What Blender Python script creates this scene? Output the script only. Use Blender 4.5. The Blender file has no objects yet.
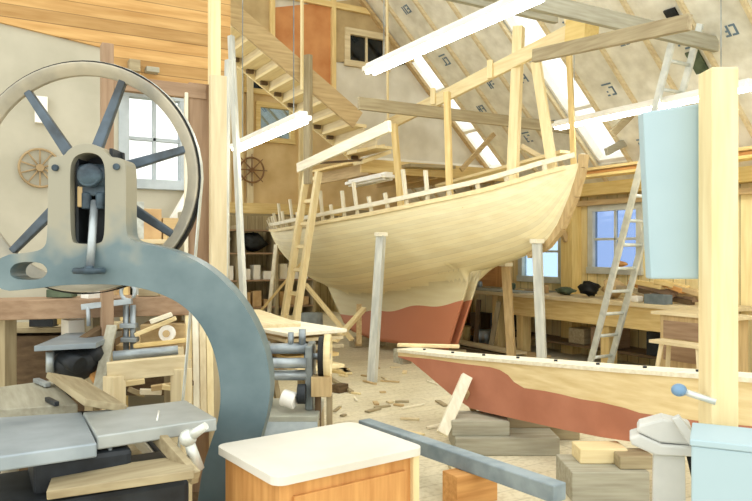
import bpy, bmesh, math, random
from mathutils import Vector, Matrix
rnd = random.Random(7)
SC = bpy.context.scene
COL = SC.collection
R = math.radians
F, CX, CY, CH = 700.0, 376.0, 250.5, 1.6
C30, S30 = math.cos(R(30)), math.sin(R(30))

# ---------- where a point of the workshop stands: x across the building, y along it ----------
def cam2w(X, Y, z): return Vector((C30*X + S30*Y, -S30*X + C30*Y, z))
def pt(px, py, Y): return cam2w((px-CX)/F*Y, Y, CH - (py-CY)/F*Y)
def px_x(px, py, x):
    a = (px-CX)/F; return pt(px, py, x/(C30*a + S30))
def px_y(px, py, y):
    a = (px-CX)/F; return pt(px, py, y/(C30 - S30*a))
def px_z(px, py, z): return pt(px, py, (CH-z)*F/(py-CY))

# ---------- materials ----------
MATS = {}
def lin(c):
    return tuple(((v/255)/12.92 if v/255 <= .04045 else ((v/255+.055)/1.055)**2.4) for v in c) + (1.0,)
def fade(c, k=.16):
    g = .3*c[0] + .59*c[1] + .11*c[2]; return tuple(v*(1-k) + g*k for v in c)
def mat(name, c1, c2=None, rough=.7, metal=0.0, scale=6.0, stretch=(1,1,1), bump=.0, detail=6.0, lo=.35, hi=.65, spec=.3):
    if name in MATS: return MATS[name]
    m = bpy.data.materials.new(name); m.use_nodes = True
    nt = m.node_tree; b = nt.nodes['Principled BSDF']
    b.inputs['Roughness'].default_value = rough; b.inputs['Metallic'].default_value = metal
    b.inputs['Specular IOR Level'].default_value = spec
    if c2 is None: c2 = tuple(max(0, v*.9) for v in c1)
    c1, c2 = fade(c1), fade(c2)
    tc = nt.nodes.new('ShaderNodeTexCoord'); mp = nt.nodes.new('ShaderNodeMapping')
    mp.inputs['Scale'].default_value = stretch
    nz = nt.nodes.new('ShaderNodeTexNoise'); nz.inputs['Scale'].default_value = scale; nz.inputs['Detail'].default_value = detail
    rp = nt.nodes.new('ShaderNodeValToRGB')
    rp.color_ramp.elements[0].position = lo; rp.color_ramp.elements[0].color = lin(c2)
    rp.color_ramp.elements[1].position = hi; rp.color_ramp.elements[1].color = lin(c1)
    nt.links.new(tc.outputs['Object'], mp.inputs[0]); nt.links.new(mp.outputs[0], nz.inputs['Vector'])
    nt.links.new(nz.outputs['Fac'], rp.inputs[0]); nt.links.new(rp.outputs[0], b.inputs['Base Color'])
    if bump:
        bp = nt.nodes.new('ShaderNodeBump'); bp.inputs['Strength'].default_value = bump; bp.inputs['Distance'].default_value = .02
        nt.links.new(nz.outputs['Fac'], bp.inputs['Height']); nt.links.new(bp.outputs[0], b.inputs['Normal'])
    m['ramp'] = rp.name; MATS[name] = m
    return m
WOODC = dict(cream=((240,220,165),(226,200,140)), pine=((234,205,135),(214,178,104)), yellow=((238,208,128),(222,186,100)),
             orange=((224,160,84),(196,128,58)), brown=((170,138,106),(144,112,82)), old=((176,160,122),(146,128,92)),
             grey=((176,172,150),(148,142,120)), white=((240,232,206),(222,210,178)), dark=((112,88,58),(84,62,38)), pale=((226,208,164),(204,182,136)),
             rust=((206,122,62),(184,98,48)), tan=((206,176,122),(180,148,96)))
def wood(kind, ax='z'):
    st = {'x':(1.2,14,14), 'y':(14,1.2,14), 'z':(14,14,1.2)}[ax]
    c = WOODC[kind]
    return mat('wood_%s_%s' % (kind, ax), c[0], c[1], rough=.65, scale=2.2, stretch=st, lo=.3, hi=.68)
def along(p, q):
    d = [abs(q[i]-p[i]) for i in range(3)]; return 'xyz'[d.index(max(d))]

# ---------- mesh builder ----------
class MB:
    def __init__(s): s.v = []; s.f = []; s.fm = []; s.mi = 0; s.smooth = False; s.fs = []
    def face(s, idx): s.f.append(idx); s.fm.append(s.mi); s.fs.append(s.smooth)
    def quadmesh(s, vs, fs):
        o = len(s.v); s.v += [Vector(v) for v in vs]
        for f in fs: s.face([o+i for i in f])
        return s
    def box(s, c, d, rot=None):
        c = Vector(c); M = rot if rot is not None else Matrix.Identity(3)
        hs = [Vector((x*d[0]/2, y*d[1]/2, z*d[2]/2)) for x in (-1,1) for y in (-1,1) for z in (-1,1)]
        return s.quadmesh([c + M @ h for h in hs], [(0,1,3,2),(4,6,7,5),(0,4,5,1),(2,3,7,6),(0,2,6,4),(1,5,7,3)])
    def bounds(s, a, b):
        a = Vector(a); b = Vector(b); return s.box((a+b)/2, [abs(b[i]-a[i]) for i in range(3)])
    def beam(s, p, q, w, h, up=(0,0,1)):
        p = Vector(p); q = Vector(q); d = (q-p); L = d.length; d.normalize()
        up = Vector(up)
        if abs(d.dot(up)) > .98: up = Vector((C30, S30, 0)) if abs(d.z) > .9 else Vector((0,0,1))
        sd = d.cross(up).normalized(); u = sd.cross(d).normalized()
        M = Matrix((sd, d, u)).transposed()
        return s.box((p+q)/2, (w, L, h), M)
    def cyl(s, p, q, r, n=16, r2=None, caps=True):
        p = Vector(p); q = Vector(q); r2 = r if r2 is None else r2
        d = (q-p).normalized(); a = d.orthogonal().normalized(); b = d.cross(a)
        o = len(s.v)
        for c, rr in ((p, r), (q, r2)):
            s.v += [c + rr*(math.cos(2*math.pi*i/n)*a + math.sin(2*math.pi*i/n)*b) for i in range(n)]
        sm = s.smooth; s.smooth = True
        for i in range(n): s.face([o+i, o+(i+1) % n, o+n+(i+1) % n, o+n+i])
        s.smooth = sm
        if caps:
            s.face([o+i for i in range(n)][::-1]); s.face([o+n+i for i in range(n)])
        return s
    def tube(s, path, r, n=8, closed=False):
        path = [Vector(p) for p in path]; o = len(s.v); N = len(path); prev = None
        for k, p in enumerate(path):
            a = path[(k-1) % N] if (k or closed) else p; b = path[(k+1) % N] if (k < N-1 or closed) else p
            d = (b-a).normalized()
            x = (prev - prev.dot(d)*d).normalized() if prev is not None else d.orthogonal().normalized()
            prev = x; y = d.cross(x); rr = r[k] if isinstance(r, (list, tuple)) else r
            s.v += [p + rr*(math.cos(2*math.pi*i/n)*x + math.sin(2*math.pi*i/n)*y) for i in range(n)]
        sm = s.smooth; s.smooth = True
        for k in range(N if closed else N-1):
            k2 = (k+1) % N
            for i in range(n): s.face([o+k*n+i, o+k*n+(i+1) % n, o+k2*n+(i+1) % n, o+k2*n+i])
        s.smooth = sm
        if not closed:
            s.face([o+i for i in range(n)][::-1]); s.face([o+(N-1)*n+i for i in range(n)])
        return s
    def lathe(s, prof, c, axis=(0,0,1), n=24):
        c = Vector(c); d = Vector(axis).normalized(); a = d.orthogonal().normalized(); b = d.cross(a); o = len(s.v)
        for r, h in prof:
            s.v += [c + d*h + max(r,1e-4)*(math.cos(2*math.pi*i/n)*a + math.sin(2*math.pi*i/n)*b) for i in range(n)]
        sm = s.smooth; s.smooth = True
        for k in range(len(prof)-1):
            for i in range(n): s.face([o+k*n+i, o+k*n+(i+1) % n, o+(k+1)*n+(i+1) % n, o+(k+1)*n+i])
        s.smooth = sm
        return s
    def ball(s, c, r, sc=(1,1,1), n=12, jit=0):
        c = Vector(c); o = len(s.v); m = n//2+1
        for k in range(m+1):
            th = math.pi*k/m
            for i in range(n):
                ph = 2*math.pi*i/n; j = 1 + (rnd.uniform(-jit, jit) if jit else 0)
                s.v.append(c + Vector((sc[0]*r*j*math.sin(th)*math.cos(ph), sc[1]*r*j*math.sin(th)*math.sin(ph), sc[2]*r*j*math.cos(th))))
        sm = s.smooth; s.smooth = True
        for k in range(m):
            for i in range(n): s.face([o+k*n+i, o+(k+1)*n+i, o+(k+1)*n+(i+1) % n, o+k*n+(i+1) % n])
        s.smooth = sm
        return s
    def prism(s, poly, a, b, hole=None):
        """poly: list of 2-D points, a/b: functions mapping (u,v) to the near and far face"""
        bm = bmesh.new()
        def ring(P): return [bm.verts.new((p[0], p[1], 0)) for p in P]
        es = []
        for P in [poly] + (hole or []):
            vs = ring(P); es += [bm.edges.new((vs[i], vs[(i+1) % len(vs)])) for i in range(len(vs))]
        bmesh.ops.triangle_fill(bm, edges=es, use_beauty=True)
        bm.verts.index_update(); n = len(bm.verts); o = len(s.v)
        s.v += [Vector(a(v.co.x, v.co.y)) for v in bm.verts] + [Vector(b(v.co.x, v.co.y)) for v in bm.verts]
        for f in bm.faces:
            ii = [v.index for v in f.verts]; s.face([o+i for i in ii]); s.face([o+n+i for i in ii[::-1]])
        k = 0
        for P in [poly] + (hole or []):
            L = len(P)
            for i in range(L): s.face([o+k+i, o+k+(i+1) % L, o+n+k+(i+1) % L, o+n+k+i])
            k += L
        bm.free(); return s
    def build(s, name, m, parent=None, bev=.003, world=False, sub=0, seg=2):
        me = bpy.data.meshes.new(name)
        vs = [v.copy() for v in s.v]; loc = Vector((0,0,0))
        if parent is None:
            lo = Vector([min(v[i] for v in vs) for i in range(3)]); hi = Vector([max(v[i] for v in vs) for i in range(3)])
            loc = Vector(((lo.x+hi.x)/2, (lo.y+hi.y)/2, lo.z)); vs = [v-loc for v in vs]
        elif world:
            Mi = wmat(parent).inverted(); vs = [Mi @ v for v in vs]
        me.from_pydata([tuple(v) for v in vs], [], s.f)
        ms = m if isinstance(m, (list, tuple)) else [m]
        for q in ms: me.materials.append(q)
        me.polygons.foreach_set('material_index', s.fm); me.polygons.foreach_set('use_smooth', s.fs)
        bm = bmesh.new(); bm.from_mesh(me); bmesh.ops.recalc_face_normals(bm, faces=bm.faces); bm.to_mesh(me); bm.free()
        me.update()
        o = bpy.data.objects.new(name, me); COL.objects.link(o); o.location = loc
        if parent is not None: o.parent = parent
        if bev:
            b = o.modifiers.new('Bevel', 'BEVEL'); b.width = bev; b.segments = seg; b.limit_method = 'ANGLE'; b.angle_limit = R(50)
        if sub:
            b = o.modifiers.new('Subdivision', 'SUBSURF'); b.levels = b.render_levels = sub
        return o
def wmat(o):
    M = Matrix.Translation(o.location) @ o.rotation_euler.to_matrix().to_4x4()
    return wmat(o.parent) @ M if o.parent else M
def tag(o, label, cat, group=None, kind=None):
    o['label'] = label; o['category'] = cat
    if group: o['group'] = group
    if kind: o['kind'] = kind
    return o
def thing(name, label, cat, loc, rz=0, group=None):
    o = bpy.data.objects.new(name, None); COL.objects.link(o); o.empty_display_size = .1
    o.location = loc; o.rotation_euler = (0, 0, rz)
    return tag(o, label, cat, group)
def struct(o):
    o['kind'] = 'structure'; return o
def dup(root, loc, rz, label, group=None):
    r = root.copy(); COL.objects.link(r); r.location = loc; r.rotation_euler = (0,0,rz); r['label'] = label
    if group: r['group'] = group
    for ch in root.children:
        c = ch.copy(); COL.objects.link(c); c.parent = r
        for g in ch.children:
            d = g.copy(); COL.objects.link(d); d.parent = c
    return r
def board(name, p, q, w, h, kind, label, cat, group=None, up=(0,0,1), bev=.004):
    return tag(MB().beam(p, q, w, h, up).build(name, wood(kind, along(p, q)) if isinstance(kind, str) else kind, bev=bev), label, cat, group)

# plain materials
CAST = mat('blue_grey_casting', (122,152,158), (92,124,134), rough=.5, scale=3.5, bump=.15, lo=.3, hi=.72, spec=.4)
CASTLT = mat('worn_grey_paint', (186,184,160), (136,150,142), rough=.55, scale=5, bump=.1, lo=.3, hi=.6)
STEEL = mat('steel', (176,186,190), (130,140,146), rough=.4, metal=.5, scale=7)
DARK = mat('dark_iron', (44,50,56), (26,28,30), rough=.5, scale=9)
SLATE = mat('slate_iron', (70,92,106), (36,48,58), rough=.4, scale=14)
WHEELP = mat('wheel_grey', (184,174,150), (146,142,128), rough=.45, metal=.2, scale=6)
SPOKE = mat('spoke_steel', (92,108,122), (66,72,76), rough=.4, metal=.3, scale=8)
ALU = mat('aluminium', (222,226,218), (196,202,196), rough=.35, metal=.35, scale=10)
WHITE = mat('white_paint', (246,244,236), (236,232,220), rough=.5, scale=5)
PLY = mat('grey_plywood', (224,217,198), (204,195,172), rough=.75, scale=2.5, bump=.05)
BLACK = mat('black_rubber', (34,34,32), (20,20,20), rough=.6)
BLUEP = mat('pale_blue_paint', (168,194,204), (158,186,196), rough=.5, scale=2)
LBLUE = mat('lever_blue', (120,160,196), (100,140,180), rough=.35, scale=4)
GREYBEAM = mat('blue_grey_timber', (150,166,174), (112,130,140), rough=.6, scale=5, bump=.1)
CLOTH = mat('canvas', (190,196,190), (150,150,140), rough=.9, scale=12)
RED = mat('red_lead_paint', (196,122,90), (178,106,76), rough=.6, scale=3)
CARD = mat('cardboard', (206,170,118), (186,148,98), rough=.85, scale=6)
GREEN = mat('green_paint', (96,112,84), (66,80,58), rough=.7, scale=8)

# ================= WORLD, CAMERA =================
w = bpy.data.worlds.new('World'); SC.world = w; w.use_nodes = True
bg = w.node_tree.nodes['Background']; bg.inputs[0].default_value = (.97, .98, .93, 1); bg.inputs[1].default_value = 1.25
cam = bpy.data.cameras.new('Camera'); co = bpy.data.objects.new('Camera', cam); COL.objects.link(co)
cam.sensor_width = 36; cam.lens = F/752*36; cam.clip_start = .05
co.location = (0, 0, CH); co.rotation_euler = (R(90), 0, R(-30)); SC.camera = co
SC.view_settings.view_transform = 'Standard'; SC.view_settings.look = 'None'; SC.view_settings.gamma = 1
SC.view_settings.use_curve_mapping = False; SC.view_settings.exposure = .74
SC.cycles.use_denoising = True; SC.cycles.max_bounces = 8; SC.cycles.diffuse_bounces = 5; SC.cycles.sample_clamp_indirect = 6

# ================= SETTING =================
def floor_mat():
    m = mat('sawdust_floor', (222,211,178), (204,190,152), rough=.9, scale=.9, detail=9, lo=.3, hi=.62)
    nt = m.node_tree; b = nt.nodes['Principled BSDF']
    tc = nt.nodes['Texture Coordinate']
    br = nt.nodes.new('ShaderNodeTexBrick'); br.inputs['Scale'].default_value = 1; br.inputs['Mortar Size'].default_value = .006
    br.inputs['Brick Width'].default_value = 2.6; br.inputs['Row Height'].default_value = .17
    br.inputs['Color1'].default_value = (1,1,1,1); br.inputs['Color2'].default_value = (.86,.86,.86,1); br.inputs['Mortar'].default_value = (.62,.6,.56,1)
    mp = nt.nodes.new('ShaderNodeMapping'); mp.inputs['Rotation'].default_value = (0,0,0)
    nt.links.new(tc.outputs['Object'], mp.inputs[0]); nt.links.new(mp.outputs[0], br.inputs['Vector'])
    mx = nt.nodes.new('ShaderNodeMix'); mx.data_type = 'RGBA'; mx.blend_type = 'MULTIPLY'; mx.inputs[0].default_value = .55
    nt.links.new(nt.nodes[m['ramp']].outputs[0], mx.inputs[6]); nt.links.new(br.outputs[0], mx.inputs[7])
    n2 = nt.nodes.new('ShaderNodeTexNoise'); n2.inputs['Scale'].default_value = 26; n2.inputs['Detail'].default_value = 8
    rp = nt.nodes.new('ShaderNodeValToRGB'); rp.color_ramp.elements[0].position = .36; rp.color_ramp.elements[0].color = (.8,.77,.7,1)
    rp.color_ramp.elements[1].position = .52; rp.color_ramp.elements[1].color = (1,1,1,1)
    nt.links.new(tc.outputs['Object'], n2.inputs['Vector']); nt.links.new(n2.outputs['Fac'], rp.inputs[0])
    m2 = nt.nodes.new('ShaderNodeMix'); m2.data_type = 'RGBA'; m2.blend_type = 'MULTIPLY'; m2.inputs[0].default_value = .7
    nt.links.new(mx.outputs[2], m2.inputs[6]); nt.links.new(rp.outputs[0], m2.inputs[7]); nt.links.new(m2.outputs[2], b.inputs['Base Color'])
    return m
struct(MB().bounds((-5,-3,-.15), (8.2,17,0)).build('floor', floor_mat(), bev=0))

def wall_x(name, x, y0, y1, z0, z1, holes, m, th=.12):
    b = MB(); ys = sorted(set([y0, y1] + [h[i] for h in holes for i in (0,1)])); zs = sorted(set([z0, z1] + [h[i] for h in holes for i in (2,3)]))
    for i in range(len(ys)-1):
        for k in range(len(zs)-1):
            cy, cz = (ys[i]+ys[i+1])/2, (zs[k]+zs[k+1])/2
            if any(h[0] < cy < h[1] and h[2] < cz < h[3] for h in holes): continue
            b.bounds((x, ys[i], zs[k]), (x+th, ys[i+1], zs[k+1]))
    return struct(b.build(name, m, bev=0))
def wall_y(name, y, x0, x1, z0, z1, holes, m, th=.12):
    b = MB(); xs = sorted(set([x0, x1] + [h[i] for h in holes for i in (0,1)])); zs = sorted(set([z0, z1] + [h[i] for h in holes for i in (2,3)]))
    for i in range(len(xs)-1):
        for k in range(len(zs)-1):
            cx, cz = (xs[i]+xs[i+1])/2, (zs[k]+zs[k+1])/2
            if any(h[0] < cx < h[1] and h[2] < cz < h[3] for h in holes): continue
            b.bounds((xs[i], y, zs[k]), (xs[i+1], y+th, zs[k+1]))
    return struct(b.build(name, m, bev=0))
def plank_mat(name, c1, c2, pitch, axis, rough=.7):
    m = mat(name, c1, c2, rough=rough, scale=2.5, stretch={'x':(.8,8,8),'y':(8,.8,8),'z':(8,8,.8)}[axis[0]], lo=.3, hi=.68)
    nt = m.node_tree; b = nt.nodes['Principled BSDF']; tc = nt.nodes['Texture Coordinate']
    sp = nt.nodes.new('ShaderNodeSeparateXYZ'); nt.links.new(tc.outputs['Object'], sp.inputs[0])
    d = nt.nodes.new('ShaderNodeMath'); d.operation = 'DIVIDE'; d.inputs[1].default_value = pitch; nt.links.new(sp.outputs['XYZ'.index(axis[1].upper())], d.inputs[0])
    fr = nt.nodes.new('ShaderNodeMath'); fr.operation = 'FRACT'; nt.links.new(d.outputs[0], fr.inputs[0])
    fl = nt.nodes.new('ShaderNodeMath'); fl.operation = 'FLOOR'; nt.links.new(d.outputs[0], fl.inputs[0])
    wn = nt.nodes.new('ShaderNodeTexWhiteNoise'); wn.noise_dimensions = '1D'; nt.links.new(fl.outputs[0], wn.inputs['W'])
    lt = nt.nodes.new('ShaderNodeMath'); lt.operation = 'GREATER_THAN'; lt.inputs[1].default_value = .07; nt.links.new(fr.outputs[0], lt.inputs[0])
    mr = nt.nodes.new('ShaderNodeMapRange'); mr.inputs['To Min'].default_value = .78; mr.inputs['To Max'].default_value = 1.08; nt.links.new(wn.outputs[0], mr.inputs[0])
    ml = nt.nodes.new('ShaderNodeMath'); ml.operation = 'MULTIPLY'; nt.links.new(mr.outputs[0], ml.inputs[0])
    mr2 = nt.nodes.new('ShaderNodeMapRange'); mr2.inputs['To Min'].default_value = .55; nt.links.new(lt.outputs[0], mr2.inputs[0]); nt.links.new(mr2.outputs[0], ml.inputs[1])
    vm = nt.nodes.new('ShaderNodeVectorMath'); vm.operation = 'SCALE'; nt.links.new(nt.nodes[m['ramp']].outputs[0], vm.inputs[0]); nt.links.new(ml.outputs[0], vm.inputs['Scale'])
    nt.links.new(vm.outputs[0], b.inputs['Base Color'])
    return m
YWALL = plank_mat('yellow_wall_boards', (250,230,164), (236,210,138), .19, 'zy')
def glass(name, col, alpha=.75):
    m = bpy.data.materials.new(name); m.use_nodes = True; nt = m.node_tree; nt.nodes.clear()
    o = nt.nodes.new('ShaderNodeOutputMaterial'); t = nt.nodes.new('ShaderNodeBsdfTransparent'); t.inputs[0].default_value = lin(col)
    g = nt.nodes.new('ShaderNodeBsdfGlossy'); g.inputs['Roughness'].default_value = .05
    x = nt.nodes.new('ShaderNodeMixShader'); x.inputs[0].default_value = .06
    nt.links.new(t.outputs[0], x.inputs[1]); nt.links.new(g.outputs[0], x.inputs[2]); nt.links.new(x.outputs[0], o.inputs[0])
    return m
GCLEAR = glass('clear_glass', (250,252,252)); GBLUE = glass('blue_glass', (176,192,220)); GPALE = glass('pale_glass', (206,222,238)); GDARK = glass('dark_glass', (70,86,100))
FRAMEG = mat('window_frame_grey', (206,208,194), (188,190,176), rough=.6)
FRAMEY = wood('pale', 'z')
def window_x(n, x, y0, y1, z0, z1, g, fm, ny=2, nz=2, th=.06):
    b = MB(); w = .05
    b.bounds((x-.03,y0-.05,z0-.05),(x+.08,y0+w,z1+.05)).bounds((x-.03,y1-w,z0-.05),(x+.08,y1+.05,z1+.05))
    b.bounds((x-.035,y0-.04,z1-w),(x+.075,y1+.04,z1+.055)).bounds((x-.05,y0-.06,z0-.05),(x+.08,y1+.06,z0+w))
    for i in range(1, ny): yy = y0+(y1-y0)*i/ny; b.bounds((x,yy-.018,z0),(x+.05,yy+.018,z1))
    for i in range(1, nz): zz = z0+(z1-z0)*i/nz; b.bounds((x,y0,zz-.018),(x+.05,y1,zz+.018))
    o = struct(b.build('window_%d' % n, fm, bev=.004))
    MB().bounds((x+.03,y0+.02,z0+.02),(x+.04,y1-.02,z1-.02)).build('pane', g, o, world=True, bev=0)
    return o
def window_y(n, y, x0, x1, z0, z1, g, fm, nx=2, nz=2):
    b = MB(); w = .045
    b.bounds((x0-.05,y-.03,z0-.05),(x0+w,y+.08,z1+.05)).bounds((x1-w,y-.03,z0-.05),(x1+.05,y+.08,z1+.05))
    b.bounds((x0-.04,y-.035,z1-w),(x1+.04,y+.075,z1+.055)).bounds((x0-.06,y-.05,z0-.05),(x1+.06,y+.08,z0+w))
    for i in range(1, nx): xx = x0+(x1-x0)*i/nx; b.bounds((xx-.018,y,z0),(xx+.018,y+.05,z1))
    for i in range(1, nz): zz = z0+(z1-z0)*i/nz; b.bounds((x0,y,zz-.018),(x1,y+.05,zz+.018))
    o = struct(b.build('window_%d' % n, fm, bev=.004))
    MB().bounds((x0+.02,y+.03,z0+.02),(x1-.02,y+.04,z1-.02)).build('pane', g, o, world=True, bev=0)
    return o
# right long wall with two windows
XR = 8.2
W1 = (6.72, 7.62, 1.3, 2.24); W2 = (8.25, 9.2, 1.12, 2.05)
wall_x('wall_right', XR, -2, 17, 0, 2.6, [W1, W2], YWALL)
window_x(1, XR, *W1, GBLUE, FRAMEG, 2, 2); window_x(2, XR, *W2, GPALE, FRAMEG, 1, 2)
# back wall, left partition wall with its window
wall_y('wall_back', 16.6, 4.4, XR, 0, 8.3, [], plank_mat('dark_back_boards', (196,180,136), (168,150,108), .2, 'zx'))
YL = 7.0
wp0, wp1 = px_y(124, 183, YL), px_y(184, 98, YL)
LW = (wp0.x, wp1.x, wp0.z, wp1.z)
OFFW = mat('offwhite_plaster', (190,184,162), (174,168,146), rough=.85, scale=2)
zb = px_y(110, 48, YL).z
wall_y('wall_left', YL, -5, 2.3, 0, zb, [LW], OFFW)
window_y(3, YL, *LW, GCLEAR, mat('frame_bluegrey', (176,186,190), (158,168,172), rough=.6), 2, 2)
struct(MB().beam((2.24, YL+.1, 1.15), (3.62, 12.55, 1.15), .1, 2.3).build('wall_left_return', OFFW, bev=0))
# board cladding over the plaster wall
bw = MB(); p = [(-.1, px_y(20,22,YL).z), (px_y(106,49,YL).x, px_y(106,49,YL).z), (px_y(107,80,YL).x, px_y(107,80,YL).z), (2.3, px_y(215,94,YL).z), (2.3, 6.2), (-.1, 6.2)]
bw.prism(p, lambda a, b: (a, YL-.03, b), lambda a, b: (a, YL, b))
ORB = plank_mat('orange_ceiling_boards', (216,168,98), (188,136,68), .115, 'xz')
struct(bw.build('trim_1', ORB, bev=0))
struct(MB().bounds((-5, YL-.0, zb), (2.3, YL+.12, 6.2)).build('wall_left_upper', OFFW, bev=0))

# ---- right roof slope: foil-faced insulation between rafters, skylights ----
def foil_mat():
    m = mat('foil_insulation', (244,242,228), (214,210,192), rough=.45, metal=.15, scale=5, bump=.45, detail=10, lo=.3, hi=.66)
    return m
RS = 1/math.sqrt(2)
def roof(t, s, off=0): return Vector((t - off*RS, s, 2.6 + (XR - t) - off*RS))    # off: distance into the room
bays = [3.0 + .61*k for k in range(23)]
SKY = {9: (6.05, 7.9), 5: (5.6, 7.95)}            # bay -> (top, bottom)
SKY = {}
def bay_of(s): return int((s-3.0)/.61)
SKY[bay_of(9.15)] = (6.0, 7.85); SKY[bay_of(6.7)] = (5.9, 7.95); SKY[bay_of(11.6)] = (6.3, 7.8)
T0 = 2.5
rf = MB()
def slab(b, t0, t1, s0, s1, o0, o1):
    vs = [roof(t, s, o) for o in (o0, o1) for t in (t0, t1) for s in (s0, s1)]
    b.quadmesh(vs, [(0,1,3,2),(4,6,7,5),(0,4,5,1),(2,3,7,6),(0,2,6,4),(1,5,7,3)])
for k in range(len(bays)-1):
    s0, s1 = bays[k], bays[k+1]
    if k in SKY:
        slab(rf, T0, SKY[k][0], s0, s1, -.15, 0); slab(rf, SKY[k][1], XR+.3, s0, s1, -.15, 0)
    else: slab(rf, T0, XR+.3, s0, s1, -.15, 0)
ceil = struct(rf.build('ceiling', foil_mat(), bev=0))
# printed marks on the foil (blue blocks of print, unreadable in the photo)
pm = MB()
GLY = [(0,0,.03,.12),(.03,.1,.09,.12),(.03,.05,.075,.07),(.03,0,.09,.02),(.11,0,.14,.12),(.14,.1,.19,.12),(.17,.0,.2,.12),(.14,.05,.17,.07),(.0,-.05,.2,-.03)]
for k in range(len(bays)-1):
    if k in SKY: continue
    t = 2.9 + rnd.uniform(0, .3) + (k % 2)*.35
    while t < 7.9:
        s = bays[k] + rnd.uniform(.16, .24)
        for (a, b, c, d) in rnd.sample(GLY, 6):
            slab(pm, t+b*.8, t+d*.8, s+a*.75, s+c*.75, .002, .006)
        t += rnd.uniform(.62, .8)
pm.build('lettering', mat('print_blue', (112,138,158), (94,118,140), rough=.6), ceil, world=True, bev=0)
for n, (px, py, sz) in enumerate(((675,18,.07),(698,61,.08))):
    a = (px-CX)/F; Y = (XR+1.0)/((CY-py)/F + C30*a + S30); q_ = pt(px, py, Y); b = MB()
    slab(b, q_.x-sz*1.3, q_.x+sz*1.3, q_.y-sz, q_.y+sz, .008, .03); b.build('patch', GREEN if n else DARK, ceil, world=True, bev=0)
for k, s in enumerate(bays):
    b = MB(); slab(b, T0, XR, s-.022, s+.022, 0, .05)
    struct(b.build('trim_%d' % (20+k), wood('pale', 'x'), bev=.003))
for n, k in enumerate(sorted(SKY)):
    t0, t1 = SKY[k]; s0, s1 = bays[k]+.022, bays[k+1]-.022
    b = MB()
    for (a0, a1, c0, c1) in ((t0, t0+.05, s0, s1), (t1-.05, t1, s0, s1), (t0, t1, s0, s0+.04), (t0, t1, s1-.04, s1)): slab(b, a0, a1, c0, c1, -.16, -.02)
    for i in (1, 2):
        tt = t0+(t1-t0)*i/3; slab(b, tt-.02, tt+.02, s0, s1, -.13, -.05)
    o = struct(b.build('window_%d' % (4+n), WHITE, bev=.003))
    b = MB(); slab(b, t0+.02, t1-.02, s0+.02, s1-.02, -.11, -.10); b.build('pane', GCLEAR, o, world=True, bev=0)

# ---- loft partition, platform, far loft ----
YP = 9.6
pw = MB()
def ip(px, py): q = px_y(px, py, YP); return (q.x, q.z)
zpl = 2.95
e = lambda z: XR + 2.6 - z - .06
pl = [(3.0, 4.75), (5.1, zpl+.1), (5.1, zpl), (e(zpl), zpl), (e(7.2), 7.2), (3.0, 7.2)]
a, b_ = ip(347, 63), ip(386, 38)
hole = [(a[0], a[1]), (b_[0], a[1]), (b_[0], b_[1]), (a[0], b_[1])]
pw.prism(pl, lambda u, v: (u, YP, v), lambda u, v: (u, YP+.1, v), [hole])
lw = struct(pw.build('wall_loft', PLY, bev=0))
window_y(7, YP, hole[0][0], hole[1][0], hole[0][1], hole[2][1], GDARK, wood('pale', 'x'), 2, 1)
def panel(n, pts, m, dy=.02):
    P = [ip(*q) for q in pts]
    return struct(MB().prism(P, lambda u, v: (u, YP-dy, v), lambda u, v: (u, YP, v)).build('trim_%d' % n, m, bev=0))
panel(2, [(273,8),(331,2),(331,100),(273,58)], mat('rust_plywood', (214,144,80), (196,120,60), scale=3, rough=.7))
panel(3, [(335,4),(404,-6),(404,64),(335,60)], mat('tan_plywood', (190,162,112), (168,140,92), scale=3, rough=.75)) if False else None
TANP = mat('tan_plywood', (196,168,116), (172,144,94), scale=3, rough=.75)
q = [ip(335,2), ip(412,-8), ip(414,62), ip(335,62)]
struct(MB().prism(q, lambda u, v: (u, YP-.015, v), lambda u, v: (u, YP, v), [hole]).build('trim_3', TANP, bev=0))
panel(4, [(228,-10),(269,-4),(269,52),(228,22)], TANP)
for n, (p0, p1, w_) in enumerate([((271,-6),(271,50),.07), ((332,-6),(332,98),.07), ((409,-10),(409,62),.07)]):
    A, B = px_y(*p0, YP), px_y(*p1, YP)
    struct(MB().beam((A.x,YP-.05,A.z), (B.x,YP-.05,B.z), w_, .06, (0,1,0)).build('trim_%d' % (5+n), wood('pine', 'z'), bev=.003))
A, B = px_y(228, -4, YP), px_y(410, 12, YP)
zz = px_y(370, 16, YP).z
struct(MB().bounds((3.0, YP-.07, zz), (5.9, YP-.02, zz+.09)).build('trim_8', wood('pine', 'x'), bev=.003))
# trim along the sloping end of the loft wall
struct(MB().beam((e(3.0), YP-.06, 3.0), (e(5.6), YP-.06, 5.6), .05, .1, (0,1,0)).build('trim_9', wood('tan', 'x'), bev=.003))
struct(MB().bounds((5.2, YP-.05, zpl+.02), (e(3.0), YP, zpl+.12)).build('trim_10', WHITE, bev=.003))
# platform
pf = MB().bounds((4.95, 9.0, zpl-.04), (7.75, 10.9, zpl))
pf.bounds((4.95, 9.0, zpl-.2), (7.75, 9.05, zpl-.04))
struct(pf.build('floor_loft', wood('pine', 'x'), bev=.003))
for k in range(5):
    x = 5.1 + k*.6
    struct(MB().bounds((x, 9.06, zpl-.22), (x+.05, 10.9, zpl-.04)).build('trim_%d' % (50+k), wood('tan', 'y'), bev=.003))
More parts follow.
